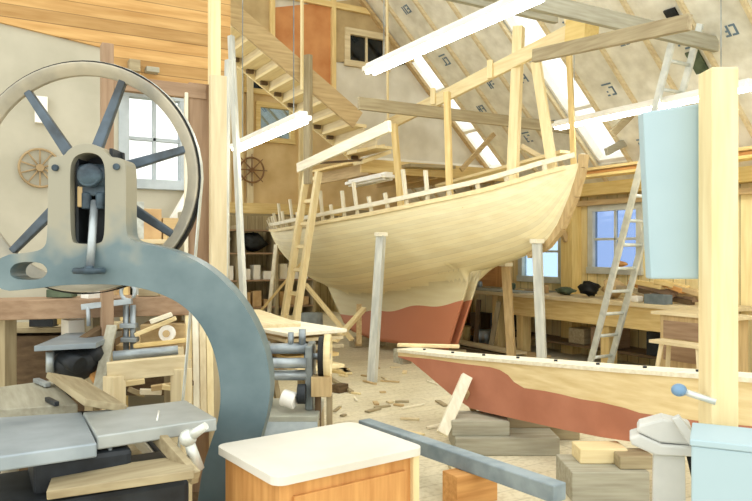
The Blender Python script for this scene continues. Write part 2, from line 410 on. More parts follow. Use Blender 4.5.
# far loft over the stern with plywood front
YQ = 12.5; zq = 2.42
qw = MB()
def iq(px, py): q_ = px_y(px, py, YQ); return (q_.x, q_.z)
d0, d1 = iq(246, 90), iq(276, 72); l0, l1 = iq(258, 139), iq(292, 108)
h1 = [(d0[0],d0[1]),(d1[0],d0[1]),(d1[0],d1[1]),(d0[0],d1[1])]; h2 = [(l0[0],l0[1]),(l1[0],l0[1]),(l1[0],l1[1]),(l0[0],l1[1])]
eq = lambda z: XR + 2.6 - z - .06
qw.prism([(3.6, zq), (eq(zq+.4), zq), (eq(zq+.4), zq+.4), (eq(6.6), 6.6), (3.6, 6.6)], lambda u, v: (u, YQ, v), lambda u, v: (u, YQ+.1, v), [h1, h2])
OPLY = mat('orange_plywood', (228,196,138), (210,174,114), scale=2.5, rough=.7)
struct(qw.build('wall_far_loft', OPLY, bev=0))
window_y(8, YQ, h1[0][0], h1[1][0], h1[0][1], h1[2][1], GDARK, wood('pine','x'), 1, 1)
window_y(9, YQ, h2[0][0], h2[1][0], h2[0][1], h2[2][1], GPALE, wood('pine','x'), 1, 1)  # assumed window, known only as a bluish-white patch on the plywood
struct(MB().bounds((3.6, YQ, zq-.12), (8.1, 13.5, zq)).build('ceiling_under_loft', wood('old','x'), bev=0))  # underside slab added for shade, cut short so light reaches the back shelves
struct(MB().bounds((3.6, YQ-.14, zq-.13), (6.4, YQ-.01, zq+.06)).build('trim_11', wood('pine','x'), bev=.004))
for n, px in enumerate((227, 239, 249, 301)):
    A = px_y(px, 205, YQ)
    struct(MB().bounds((A.x-.06, YQ-.08, zq), (A.x+.06, YQ, 5.0 if n != 3 else 4.5)).build('trim_%d' % (12+n), wood('cream' if n % 2 else 'pale','z'), bev=.003))
# eaves plate, second plate, wall posts
struct(MB().bounds((7.95, 2, 2.42), (8.2, 16, 2.6)).build('trim_16', wood('yellow','y'), bev=.004))
struct(MB().bounds((8.08, 2, 2.28), (8.2, 16, 2.36)).build('trim_17', wood('tan','y'), bev=.004))
struct(MB().bounds((8.0, 7.82, 0), (8.2, 8.06, 2.42)).build('trim_18', wood('yellow','z'), bev=.004))
struct(MB().bounds((8.05, 9.5, 0), (8.2, 9.72, 2.42)).build('trim_19', wood('orange','z'), bev=.004))
struct(MB().bounds((8.05, 10.6, 0), (8.2, 10.8, 2.42)).build('trim_70', wood('orange','z'), bev=.004))
struct(MB().bounds((8.16, 9.75, .95), (8.2, 12.6, 1.9)).build('trim_71', wood('orange','y'), bev=0))
struct(MB().beam((8.0,7.94,1.75), (7.6,7.94,2.42), .06, .09).build('trim_72', wood('tan','z'), bev=.003))
# tie beams and roof braces
def tbeam(n, p, q, w_, h_, kind='grey'):
    return struct(MB().beam(p, q, w_, h_).build('trim_%d' % n, wood(kind, along(p, q)), bev=.004))
tbeam(73, (4.0, 7.35, 3.36), (7.5, 7.35, 3.36), .05, .15, 'old')
tbeam(74, (3.6, 5.3, 4.02), (5.2, 5.3, 4.02), .06, .18, 'grey')
tbeam(75, (3.6, 4.7, 3.82), (6.95, 4.7, 3.82), .06, .16, 'grey')
A, B = px_x(534, 56, 5.0), px_x(690, 22, 5.0)
tbeam(76, A, B, .06, .13, 'old')
tbeam(77, px_y(612, 134, 6.1), px_y(652, 94, 6.1), .05, .09, 'old')
tbeam(78, px_y(461, 170, 8.7), px_y(494, 134, 8.7), .05, .07, 'tan')
tbeam(79, px_y(521, 146, 7.2), px_y(552, 164, 7.2), .05, .07, 'pale')
tbeam(80, px_y(606, 152, 6.6), px_y(646, 132, 6.6), .05, .1, 'grey')

# ---- staircase ----
stw = thing('staircase', 'open wooden staircase rising to the left in front of the plywood loft', 'staircase', (4.9, 8.9, zpl))
ta, za, tb, zb_ = 5.15, zpl+.0, 2.45, zpl+(5.15-2.45)*.66
for yy, kd in ((8.48, 'tan'), (9.42, 'cream')):
    MB().beam((ta if yy > 9 else 4.6, yy, za+.08+(0 if yy > 9 else (ta-4.6)*.66)), (tb, yy, zb_+.08), .05, .26, (0,0,1)).build('stringer', wood(kd, 'x'), stw, world=True)
n = 13
for k in range(n):
    f = (k+.5)/n; x = ta+(tb-ta)*f; z = za+(zb_-za)*f
    MB().bounds((x-.14, 8.5, z+.02), (x+.13, 9.4, z+.06)).build('tread', wood('cream','y'), stw, world=True)
    if k < n-1: MB().bounds((x-.135, 8.5, z+.06), (x-.115, 9.4, z+.155)).build('riser', wood('pale','y'), stw, world=True)
    MB().bounds((x-.06, 9.35, z-.035), (x+.04, 9.4, z+.02)).build('cleat', wood('dark','x'), stw, world=True)
# ================= THE BOAT =================
BX = 5.73
def lerp(tab, s):
    if s <= tab[0][0]: return tab[0][1]
    for (a, va), (b, vb) in zip(tab, tab[1:]):
        if s <= b:
            return va + (vb-va)*(s-a)/(b-a)
    return tab[-1][1]
def smooth(tab, s):      # Catmull-Rom through the table
    n = len(tab)
    if s <= tab[0][0]: return tab[0][1]
    if s >= tab[-1][0]: return tab[-1][1]
    for i in range(n-1):
        if s <= tab[i+1][0]:
            x0, y0 = tab[i]; x1, y1 = tab[i+1]; h = x1-x0; u = (s-x0)/h
            m0 = (y1-tab[i-1][1])/(x1-tab[i-1][0]) if i else (y1-y0)/h
            m1 = (tab[i+2][1]-y0)/(tab[i+2][0]-x0) if i+2 < n else (y1-y0)/h
            return (2*u**3-3*u**2+1)*y0 + (u**3-2*u**2+u)*h*m0 + (-2*u**3+3*u**2)*y1 + (u**3-u**2)*h*m1
BEAM = [(5.46,.02),(5.6,.2),(5.8,.37),(6.2,.62),(7,.98),(8,1.2),(9,1.3),(10,1.28),(11,1.16),(12,.94),(13,.64),(13.5,.4),(13.8,.18),(13.9,.05)]
SHEER = [(5.46,2.55),(6.2,2.33),(7,2.2),(8,2.1),(9,2.04),(10,2.0),(11.5,1.98),(12.5,2.0),(13.9,2.08)]
CANOE = [(5.46,2.5),(5.6,2.2),(5.8,1.86),(6.0,1.68),(6.5,1.5),(7.3,1.32),(8.5,1.1),(9.5,.95),(10.5,.9),(11.5,1.0),(12.5,1.3),(13.3,1.7),(13.9,2.02)]
KEEL = [(7.3,1.32),(7.83,.24),(9.8,.14),(10.8,.24),(11.6,.98)]
def bottom(s): return min(smooth(CANOE, s), lerp(KEEL, s)) if 7.3 <= s <= 11.6 else smooth(CANOE, s)
def half(s, z):
    zc, zs, b = smooth(CANOE, s), smooth(SHEER, s), smooth(BEAM, s)
    tau = max(0, (z-zc)/max(zs-zc, .02))
    ex = .62 if s < 6.5 else .5
    if s < 7.5: ex = .95 - .4*min(1, max(0, (s-5.46)/2))
    h = b*min(1, (1-(1-min(tau,1))**1.7))**ex if tau > 0 else 0
    kw = min(.075, b)
    k = .16
    if s > 7.2 and s < 11.8:
        d = max(k-abs(h-kw), 0)/k; return max(h, kw) + d*d*k*.25
    return max(h, min(.03, b))
st = [5.46,5.5,5.55,5.6,5.7,5.8,5.9,6.0,6.15,6.3,6.5,6.7,6.9,7.1,7.3] + [7.3+.53*i/6 for i in range(1,7)] + [8+.2*i for i in range(14)] + [10.8+.8*i/8 for i in range(1,9)] + [11.8+.15*i for i in range(1,11)] + [13.4,13.5,13.6,13.7,13.8,13.85,13.9]
NV = 30
hull = thing('sailboat_hull', 'unfinished wooden sailboat hull with red painted keel, propped up mid workshop', 'boat', (BX, 9.6, .15))
hv, hf, uv = [], [], []
for side in (-1, 1):
    o = len(hv)
    for s in st:
        z0, z1 = bottom(s), smooth(SHEER, s)
        for j in range(NV+1):
            z = z0 + (z1-z0)*(j/NV)
            hv.append(Vector((BX + side*half(s, z), s, z))); zc_ = smooth(CANOE, s); uv.append((s, max(0, (z-zc_)/max(z1-zc_, .02))))
    for i in range(len(st)-1):
        for j in range(NV):
            a = o+i*(NV+1)+j; hf.append((a, a+1, a+NV+2, a+NV+1))
hb = MB(); hb.smooth = True; hb.quadmesh(hv, hf)
def hull_mat():
    m = mat('hull_planking', (250,238,192), (242,226,174), rough=.55, scale=1.6, stretch=(6,1,10), lo=.3, hi=.7)
    nt = m.node_tree; b = nt.nodes['Principled BSDF']; tc = nt.nodes['Texture Coordinate']
    uvn = nt.nodes.new('ShaderNodeUVMap'); uvn.uv_map = 'girth'
    sp = nt.nodes.new('ShaderNodeSeparateXYZ'); nt.links.new(uvn.outputs[0], sp.inputs[0])
    def M(op, a, b_=None):
        x = nt.nodes.new('ShaderNodeMath'); x.operation = op
        for i, v in enumerate((a, b_)):
            if v is None: continue
            if isinstance(v, (int, float)): x.inputs[i].default_value = v
            else: nt.links.new(v, x.inputs[i])
        return x.outputs[0]
    dv = M('MULTIPLY', sp.outputs[1], 17.0); fr = M('FRACT', dv); fl = M('FLOOR', dv)
    wn = nt.nodes.new('ShaderNodeTexWhiteNoise'); wn.noise_dimensions = '1D'; nt.links.new(fl, wn.inputs['W'])
    br = M('ADD', M('MULTIPLY', wn.outputs[0], .12), .91)
    seam = M('SUBTRACT', 1.0, M('MULTIPLY', M('LESS_THAN', fr, .07), .16))
    vm = nt.nodes.new('ShaderNodeVectorMath'); vm.operation = 'SCALE'; nt.links.new(nt.nodes[m['ramp']].outputs[0], vm.inputs[0]); nt.links.new(M('MULTIPLY', br, seam), vm.inputs['Scale'])
    # red lead below a slightly wavy line that drops towards the far end
    so = nt.nodes.new('ShaderNodeSeparateXYZ'); nt.links.new(tc.outputs['Object'], so.inputs[0])
    wav = M('MULTIPLY', M('SINE', M('MULTIPLY', so.outputs[1], 5.0)), .025)
    line = M('ADD', M('ADD', M('MULTIPLY', so.outputs[1], -.13), .49), wav)      # local z (hull base at .15)
    red = M('LESS_THAN', so.outputs[2], line)
    mx = nt.nodes.new('ShaderNodeMix'); mx.data_type = 'RGBA'; nt.links.new(red, mx.inputs[0]); nt.links.new(vm.outputs[0], mx.inputs[6]); mx.inputs[7].default_value = lin((196,126,94))
    nt.links.new(mx.outputs[2], b.inputs['Base Color'])
    return m
ho = hb.build('planking', hull_mat(), hull, world=True, bev=0)
ul = ho.data.uv_layers.new(name='girth')
for lp in ho.data.loops: ul.data[lp.index].uv = uv[lp.vertex_index]
sm = ho.modifiers.new('Solidify', 'SOLIDIFY'); sm.thickness = .03; sm.offset = -1
# stem timber
sb = MB(); prof = [(5.44, 2.64), (5.46,2.5),(5.57,2.2),(5.77,1.86),(5.99,1.66),(6.3,1.55)]
for (a, b) in zip(prof, prof[1:]):
    sb.beam((BX, a[0]-.01, a[1]), (BX, b[0]-.01, b[1]), .075, .09, (0,-1,0))
sb.build('stem', wood('tan','z'), hull, world=True, bev=.004)
# rail round the hull, standing on the frame heads
def rail_path(side, off, dz, s0, s1, step=.25):
    P = []; s = s0
    while s <= s1+1e-6:
        P.append(Vector((BX + side*(smooth(BEAM, s)+off), s, smooth(SHEER, s)+dz))); s += step
    return P
def ribbon(b, P, w_, h_):
    for a, c in zip(P, P[1:]): b.beam(a, c + (c-a).normalized()*.004, w_, h_)
for side in (-1, 1):
    b = MB(); P = rail_path(side, -.01, .1, 5.5, 13.75); ribbon(b, P, .045, .055); b.build('toe_rail', wood('white','y'), hull, world=True, bev=0)
    b = MB(); P = rail_path(side, .012, -.02, 5.55, 13.85, .2); ribbon(b, P, .03, .05); b.build('sheer_strake', wood('cream','y'), hull, world=True, bev=0)
hs = [5.75+.33*i for i in range(24)]
for side in (-1, 1):
    for k, s in enumerate(hs):
        z = smooth(SHEER, s); x = BX + side*(smooth(BEAM, s)-.045)
        h = .12 + (0 if s < 6.8 else rnd.choice([.02, .1, .18, .26, .34]))
        if s > 12.2: h = rnd.uniform(.18, .3)
        MB().beam((x-side*.05, s, z-.12), (x + side*(.02 if s < 12 else .06), s + rnd.uniform(-.04,.04) + (.06 if s > 12.6 else 0), z+h), .042, .042, (0,1,0)).build('frame_head', wood('white','z'), hull, world=True, bev=.003)
# deck beams inside the hull
for s in (6.6, 7.4, 8.2, 9.0, 9.8, 10.6, 11.4, 12.2):
    bb = smooth(BEAM, s)-.05; z = smooth(SHEER, s)-.1
    MB().bounds((BX-bb, s-.03, z-.06), (BX+bb, s+.03, z)).build('deck_beam', wood('pine','x'), hull, world=True, bev=.003)

# ---- timbers standing up from the deck and staging ----
def up(name, p, q, w_, kind, label, cat, d=None, group=None):
    return board(name, p, q, w_, d or w_, kind, label, cat, group)
def deck_post(px, yb, yt, x, w_, kind, label, px2=None, d=None):
    A = px_x(px, yb, x); Y = A.x*S30 + A.y*C30
    B = pt(px2 if px2 is not None else px, yt, Y)
    A.z -= .14
    return board('deck_post', A, B, w_, d or w_, kind, label, 'post', 'posts standing on the sailboat deck')
deck_post(512, 178, 27, 5.45, .115, 'cream', 'thickest rough post standing upright on the foredeck of the sailboat', 519)
deck_post(554, 166, 62, 5.6, .1, 'cream', 'post leaning back from the bow of the sailboat', 536)
deck_post(574, 160, 55, 6.1, .06, 'pine', 'slender upright post nearest the bow of the sailboat', 569)
deck_post(450, 196, 92, 5.0, .07, 'pine', 'upright post on the sailboat behind the diagonal grey tie beam', 447)
deck_post(402, 206, 124, 5.0, .075, 'pine', 'post rising amidships to the end of the long sloping plank', 394)
P0, P1 = px_x(386, 126, 5.45), px_x(596, 19, 5.45)
board('staging_plank', P0, P1, .05, .17, 'cream', 'long cream plank on edge sloping up over the sailboat deck', 'plank')
board('wood_block', px_x(572, 33, 5.35), px_x(592, 28, 5.35), .2, .22, 'yellow', 'square yellow wood block at the upper end of the long cream plank', 'block')
A = px_x(568, 14, 5.4); board('hanger', A + Vector((0,0,-.1)), A + Vector((0,0,.6)), .07, .05, 'cream', 'upright hanger above the square yellow block', 'post')
for px, py, nm in ((433, 97, 'lower'), (490, 70, 'upper')):
    A = px_x(px, py, 5.4); board('cleat', A-Vector((0,0,.1)), A+Vector((0,0,.12)), .07, .03, 'cream', 'short upright cleat on the %s half of the sloping cream plank' % nm, 'cleat', 'cleats on the sloping plank')
board('staging_plank', px_x(440, 186, 6.3), px_x(566, 152, 6.3), .2, .04, 'cream', 'narrow staging plank lying across the deck behind the near rail', 'plank')
board('ledger_plank', px_y(298, 168, 8.35), px_x(390, 126, 3.7), .04, .12, 'white', 'pale whitish plank on edge crossing in front of the lower stair', 'plank')
A = px_y(308, 184, 8.4); B = px_y(308, 55, 8.4)
board('hanger_post', A, B, .1, .07, 'old', 'weathered post hanging beside the staircase', 'post')
A = px_y(302, 90, 8.38); B = px_y(302, -30, 8.38)
board('hanging_batten', A, B, .035, .035, 'cream', 'thin batten hanging above the weathered stair post', 'batten')
A = px_x(388, 128, 5.3); B = px_x(387, -30, 5.3)
board('hanging_batten', A, B, .03, .03, 'cream', 'thin batten hanging beside the small dark loft window', 'batten')
# boards lying on the stair foot / landing edge
for k, (a, b, kd) in enumerate([((352,152),(380,147),'cream'), ((358,163),(386,153),'cream'), ((405,166),(450,168),'old')]):
    A, B = px_y(a[0], a[1], 8.9), px_y(b[0], b[1], 8.9)
    board('landing_board', A, B, .3, .05, kd, ['upper cream board on the landing at the stair foot','lower cream board on the landing at the stair foot','old board along the landing edge under the grey plywood'][k], 'board')
board('landing_board', px_y(320,163,8.8), px_y(362,160,8.8), .03, .03, 'dark', 'thin dark rod sticking out from the stair landing', 'rod')

# ---- shores ----
def shore(a, b, w_, kind, label, m=None):
    o = thing('boat_shore', label, 'prop', (a.x, a.y, 0), 0, 'props holding up the sailboat')
    MB().beam(a, b, w_, w_*.8).build('prop_timber', m or wood(kind, 'z'), o, world=True, bev=.004)
    d = (b-a).normalized()
    MB().box(b + Vector((0,0,.02)), (w_*1.25, w_*1.1, .05)).build('cap_block', wood('white','x'), o, world=True)
    return o
WGREY = mat('weathered_post', (206,206,194), (176,178,168), rough=.7, scale=2, stretch=(10,10,1))
A = px_z(372, 382, 0.0); B = px_x(381, 236, 4.45)
shore(A, B, .105, 'grey', 'tall weathered grey prop against the middle of the sailboat side', WGREY)
A = px_y(543, 388, 6.05); B = px_y(537, 243, 6.0); A.z = 0
shore(A, B, .1, 'grey', 'thick weathered grey prop under the bow of the sailboat', WGREY)
A = px_y(512, 368, 7.45); B = px_y(506, 266, 7.35); A.z = 0
shore(A, B, .11, 'tan', 'brown post under the far side of the bow by the workbench')
def lean(px0, py0, Y0, px1, py1, Y1, w_, h_, kind, label, name='brace_board', cat='brace', group='loose braces round the sailboat'):
    A = pt(px0, py0, Y0); B = pt(px1, py1, Y1); return board(name, A, B, w_, h_, kind, label, cat, group)
lean(265, 352, 11.0, 276, 245, 11.8, .06, .05, 'white', 'slender pale pole propping the far end of the sailboat')
lean(232, 345, 11.2, 302, 262, 11.3, .09, .04, 'pine', 'diagonal board leaning under the far end of the sailboat')
lean(305, 284, 10.4, 352, 340, 10.0, .09, .04, 'cream', 'diagonal board sloping down to the right from the wooden ladder')
lean(334, 342, 9.2, 364, 309, 10.4, .07, .06, 'cream', 'short brace leaning against the red keel, end towards the lumber stack')
lean(359, 345, 10.2, 359, 305, 10.8, .08, .05, 'tan', 'stubby upright prop beside the end of the red keel')
# keel blocks
for k, (y, lab) in enumerate(((8.0, 'timber block under the front of the red keel'), (10.2, 'timber block under the back of the red keel'))):
    tag(MB().bounds((BX-.3, y-.1, 0), (BX+.3, y+.1, .165 if k else .2)).build('keel_block', wood('old','x'), bev=.005), lab, 'block', 'blocks under the sailboat keel')

# ---- ladders ----
def ladder(name, label, base, top, wd, width, nr, rail, rungm, railm, rung_r=.016, flat=False, s0=.08):
    o = thing(name, label, 'ladder', base)
    wd = Vector(wd).normalized()
    d = (top-base).normalized()
    for sg in (-1, 1):
        p = base + wd*sg*width/2; q = top + wd*sg*width/2*.92
        sd = d.cross(wd).normalized(); M = Matrix((wd, d, sd)).transposed()
        MB().box((p+q)/2, (rail[0], (q-p).length, rail[1]), M).build('rail', railm, o, world=True, bev=.003)
    for k in range(nr):
        f = s0 + (.97-s0)*k/(nr-1); c = base + (top-base)*f; ww = width*(1-.08*f)/2
        if flat:
            sd = d.cross(wd).normalized(); M = Matrix((wd, d, sd)).transposed()
            MB().box(c + sd*-.02, (ww*2, .055, .035), M).build('rung', rungm, o, world=True)
        else: MB().cyl(c - wd*ww, c + wd*ww, rung_r, 10).build('rung', rungm, o, world=True, bev=0)
    return o
ladder('metal_ladder', 'tall aluminium ladder leaning up to the roof tie beam', Vector((6.82, 6.25, 0)), Vector((6.5, 4.7, 4.0)), (1,0,0), .38, 14, (.035,.075), ALU, ALU, .02, s0=.07)
ladder('wooden_ladder', 'wooden ladder leaning against the far side end of the sailboat', Vector((3.72, 9.02, 0)), Vector((4.34, 9.38, 2.74)), (-.1,1,0), .36, 8, (.075,.09), wood('cream','y'), wood('cream','z'), flat=True, s0=.12)

# ---- fluorescent lamps ----
TUBE = bpy.data.materials.new('lit_tube'); TUBE.use_nodes = True
eb = TUBE.node_tree.nodes['Principled BSDF']; eb.inputs['Base Color'].default_value = (.9,.9,.85,1)
eb.inputs['Emission Color'].default_value = (1, .98, .92, 1); eb.inputs['Emission Strength'].default_value = 12
def lamp(label, A, B, wires=True, w_=.16, h=.09, lit=True):
    A, B = Vector(A), Vector(B); o = thing('fluorescent_lamp', label, 'lamp', (A+B)/2, 0, 'fluorescent ceiling lamps')
    b = MB(); b.beam(A, B, w_, h*.5).beam(A + Vector((0,0,h*.4)), B + Vector((0,0,h*.4)), w_*.5, h*.5)
    b.build('housing', WHITE, o, world=True, bev=.006)
    d = (B-A).normalized(); sd = d.cross(Vector((0,0,1))).normalized()
    for sg in (-1, 1):
        MB().cyl(A + d*.03 + sd*sg*w_*.25 - Vector((0,0,h*.4)), B - d*.03 + sd*sg*w_*.25 - Vector((0,0,h*.4)), .019, 10).build('tube', TUBE if lit else WHITE, o, world=True, bev=0)
    if wires:
        for f in (.12, .88):
            c = A + (B-A)*f + Vector((0,0,h*.6)); MB().cyl(c, Vector((c.x, c.y, 2.6+XR-c.x)), .005, 6).build('wire', STEEL, o, world=True, bev=0)
    return o
A = px_z(369, 70, 3.4); lamp('long fluorescent lamp hanging nearest, above the sailboat deck', A, A + Vector((0,-2.44,0)))
A = px_z(236, 147, 2.7); lamp('fluorescent lamp hanging in front of the staircase', A, A + Vector((0.0,-1.75,.03)), h=.08)
A = px_z(556, 126, 3.2); lamp('fluorescent lamp running under the roof slope beyond the bow', A, A + Vector((0,-2.6,0)))
A = px_z(352, 184, 2.62); lamp('grey fluorescent lamp low under the landing', A, A + Vector((0,-1.1,.02)), wires=False, w_=.25, lit=False)
# ================= BAND SAW (faces the camera) =================
RZ = -R(30)
YS = 3.05                       # depth of the casting's mid plane
o0 = pt(150, 0, YS); o0.z = 0
saw = thing('band_saw', 'huge old band saw with blue grey curved cast frame and spoked wheel', 'band saw', o0, RZ)
XS = (150-CX)/F*YS
def sl(px, py): return ((px-CX)/F*(YS-.1) - XS, CH - (py-CY)/F*(YS-.1))      # local x, z of a pixel on the saw plane
def chaikin(P, n=2, keep=()):
    for _ in range(n):
        Q = []
        for i in range(len(P)):
            a, b = P[i], P[(i+1) % len(P)]
            Q.append((a[0]*.75+b[0]*.25, a[1]*.75+b[1]*.25)); Q.append((a[0]*.25+b[0]*.75, a[1]*.25+b[1]*.75))
        P = Q
    return P
out = [(-6,256),(34,252),(44,248),(47,240),(48,200),(48,164),(50,157),(64,156),(68,150),(76,145),(88,143),(99,146),(106,152),(109,157),(122,158),(126,164),(126,200),(126,232),(129,240),(140,243),
       (165,248),(190,257),(214,272),(238,296),(256,325),(267,355),(271,385),(268,412),(260,440),(254,470),(252,500),(256,540),(275,570),(290,590),(290,617),(150,617),(150,592),(180,570),(192,540),(198,500),
       (202,470),(210,445),(217,425),(221,400),(219,373),(212,345),(200,323),(184,306),(164,295),(138,287),(108,284),(60,285),(34,289),(-6,292)]
out = [sl(*p) for p in chaikin(out, 2)]
hl = chaikin([(71,240),(70,210),(70,175),(71,163),(76,155),(88,152),(99,155),(104,163),(105,175),(105,210),(104,240),(98,244),(76,244)], 2)
hr = chaikin([(10,268),(18,262),(40,262),(47,268),(47,274),(40,280),(18,280),(10,276)], 2)
fb = MB()
fb.prism(out, lambda a, b: (a, -.1, b), lambda a, b: (a, .035, b), [[sl(*p) for p in hl], [sl(*p) for p in hr]])
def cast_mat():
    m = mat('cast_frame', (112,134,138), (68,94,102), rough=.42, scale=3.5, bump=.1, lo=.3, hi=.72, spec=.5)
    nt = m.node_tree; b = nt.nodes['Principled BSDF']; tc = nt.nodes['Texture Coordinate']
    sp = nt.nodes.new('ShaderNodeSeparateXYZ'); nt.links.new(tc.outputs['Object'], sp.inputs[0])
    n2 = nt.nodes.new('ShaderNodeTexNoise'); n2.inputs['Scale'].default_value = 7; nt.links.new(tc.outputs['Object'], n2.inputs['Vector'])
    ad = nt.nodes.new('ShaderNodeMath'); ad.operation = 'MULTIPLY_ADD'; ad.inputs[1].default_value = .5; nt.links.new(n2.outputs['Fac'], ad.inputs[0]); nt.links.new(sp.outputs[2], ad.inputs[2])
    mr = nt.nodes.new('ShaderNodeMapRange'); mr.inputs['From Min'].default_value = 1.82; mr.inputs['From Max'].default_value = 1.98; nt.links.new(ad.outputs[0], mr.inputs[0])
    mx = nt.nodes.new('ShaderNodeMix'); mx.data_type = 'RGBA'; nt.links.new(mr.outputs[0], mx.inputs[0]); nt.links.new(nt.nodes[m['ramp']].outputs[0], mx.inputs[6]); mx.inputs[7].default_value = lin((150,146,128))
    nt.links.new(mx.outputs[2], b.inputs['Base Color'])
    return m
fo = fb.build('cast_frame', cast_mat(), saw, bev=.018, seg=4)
# dark plate painting in the deep shade of the recess behind the slide
ax, az = sl(88, 200)
MB().bounds((ax-.1, .036, az-.22), (ax+.1, .06, az+.22)).build('recess_shade_plate', DARK, saw, bev=.004)
YW = .2                           # wheel plane, behind the frame
def wl(px, py):
    k = (YS+YW)/YS; x, z = (px-CX)/F*(YS+YW) - XS, CH - (py-CY)/F*(YS+YW); return x, z
wx, wz = wl(86, 178); WR = 114/F*(YS+YW)
def wheel(name, cx, cz, Rr, parent, angs, sp=True):
    b = MB(); b.lathe([(Rr-.03,-.03),(Rr-.008,-.045),(Rr,-.045),(Rr,.045),(Rr-.008,.045),(Rr-.03,.03),(Rr-.055,.012),(Rr-.055,-.012),(Rr-.03,-.03)], (cx, YW, cz), (0,1,0), 72)
    w_ = b.build(name, WHEELP, parent, bev=.003)
    MB().lathe([(Rr+.004,-.03),(Rr+.009,-.03),(Rr+.009,.03),(Rr+.004,.03),(Rr+.004,-.03)], (cx, YW, cz), (0,1,0), 72).build('tyre', BLACK, w_, bev=0)
    for a in angs:
        d = Vector((math.cos(R(a)), 0, math.sin(R(a)))); c = Vector((cx, YW, cz)); t = Vector((-d.z, 0, d.x))
        b = MB(); L = Rr-.045
        ws = (.028, .017)
        vs = []
        for dist, ww in ((.05, ws[0]), (L, ws[1])):
            for sx in (-1, 1):
                for sy in (-1, 1): vs.append(c + d*dist + t*sx*ww + Vector((0, sy*.018, 0)))
        b.quadmesh(vs, [(0,1,3,2),(4,6,7,5),(0,4,5,1),(2,3,7,6),(0,2,6,4),(1,5,7,3)]).build('spoke', SPOKE, w_, bev=.006)
    MB().lathe([(.001,-.09),(.05,-.09),(.06,-.06),(.09,-.05),(.09,.05),(.06,.06),(.001,.06)], (cx, YW, cz), (0,1,0), 24).build('hub', SLATE, w_, bev=0)
    return w_
wheel('upper_wheel', wx, wz, WR, saw, (-33, 16, 69, 124, 225, 276))
LZ = .44
wheel('lower_wheel', wx, LZ, .4, saw, (10, 70, 130, 190, 250, 310))
# blade loop over both wheels
bl = MB(); path = []
rr = WR+.012
for i in range(25): a = math.pi*i/24; path.append((wx+rr*math.cos(a), wz+rr*math.sin(a)))
for i in range(25): a = math.pi + math.pi*i/24; path.append((wx+.412*math.cos(a), LZ+.412*math.sin(a)))
vs, fs = [], []
for (x, z) in path: vs += [(x, YW-.02, z), (x, YW+.02, z)]
n = len(path)
for i in range(n): fs.append((2*i, 2*i+1, (2*((i+1) % n))+1, 2*((i+1) % n)))
bo = bl.quadmesh(vs, fs).build('blade', ALU, saw, bev=0)
m_ = bo.modifiers.new('Solidify', 'SOLIDIFY'); m_.thickness = .004
# tensioning slide: bearing block, shaft, hand wheel
x0, z0 = sl(90, 180)
b = MB(); b.box((x0, -.02, z0), (.1, .1, .13)).cyl((x0-.06,-.04,z0+.02), (x0+.06,-.04,z0+.02), .055, 20).cyl((x0,-.12,z0+.015), (x0,.03,z0+.015), .045, 20)
b.ball((x0, -.1, z0+.02), .05, (1.1,.7,1)).cyl((x0-.03,-.06,z0-.05), (x0-.03,-.06,z0-.12), .022, 10).cyl((x0+.03,-.06,z0-.05), (x0+.03,-.06,z0-.12), .022, 10)
b.build('bearing_block', SLATE, saw, bev=.006)
b = MB()
for sg in (-1, 1): b.bounds((x0+sg*.065, -.06, z0-.28), (x0+sg*.08, .06, z0+.14))
b.build('slide_way', DARK, saw, bev=.003)
x1, z1 = sl(77, 196)
MB().box((x1, -.05, z1), (.028, .04, .09)).build('oil_cup', wood('tan','z'), saw, bev=.006)
xs, za_ = sl(92, 205); _, zc_ = sl(92, 268)
MB().cyl((xs-.005,-.06,za_+.02), (xs+.008,-.14,zc_), .0165, 14).build('screw_shaft', STEEL, saw, bev=0)
b = MB(); c = Vector((xs+.008, -.15, zc_-.01))
b.lathe([(.05,-.008),(.062,-.012),(.068,0),(.062,.012),(.05,.008),(.05,-.008)], c, (0,0,1), 28)
for k in range(5):
    a = 2*math.pi*k/5; b.cyl(c, c + Vector((math.cos(a)*.055, math.sin(a)*.055, 0)), .007, 8)
b.lathe([(.001,.02),(.018,.02),(.02,-.015),(.001,-.015)], c, (0,0,1), 14)
b.build('hand_wheel', SLATE, saw, bev=0)
# small bosses
b = MB()
for p_ in ((117,167),(56,168)):
    q = sl(*p_); b.cyl((q[0],-.115,q[1]), (q[0],-.09,q[1]), .014, 12)
b.build('boss', SLATE, saw, bev=.002)

# ================= JOINTER TABLES in front of the saw =================
def quad_slab(b, P, z, th):
    vs = [(p.x, p.y, z) for p in P] + [(p.x, p.y, z-th) for p in P]
    return b.quadmesh(vs, [(0,1,2,3),(7,6,5,4),(0,4,5,1),(1,5,6,2),(2,6,7,3),(3,7,4,0)])
ZT = .95
J = [px_z(*p, ZT) for p in ((83,412),(186,400),(217,418),(97,436))]
jc = sum((p for p in J), Vector())/4
jt = thing('jointer', 'low grey iron jointer with two flat tables beside the band saw', 'jointer', (jc.x, jc.y, 0))
IRON = mat('table_iron', (186,192,190), (146,152,148), rough=.38, metal=.35, scale=4, lo=.3, hi=.7)
IRON2 = mat('table_iron_blue', (164,176,184), (124,138,148), rough=.38, metal=.35, scale=4, lo=.3, hi=.7)
quad_slab(MB(), J, ZT, .05).build('outfeed_table', IRON, jt, world=True, bev=.006)
K = [px_z(*p, ZT-.01) for p in ((-12,418),(82,412),(97,443),(-12,458))]
quad_slab(MB(), K, ZT-.01, .05).build('infeed_table', IRON2, jt, world=True, bev=.006)
b = MB(); cc = (K[1]+K[2])/2
b.bounds((cc.x-.5, cc.y-.3, .0), (cc.x+.3, cc.y+.12, .78)); b.bounds((cc.x-.2, cc.y-.2, .5), (cc.x+.12, cc.y+.1, ZT-.06))
b.build('machine_base', DARK, jt, world=True, bev=.02)
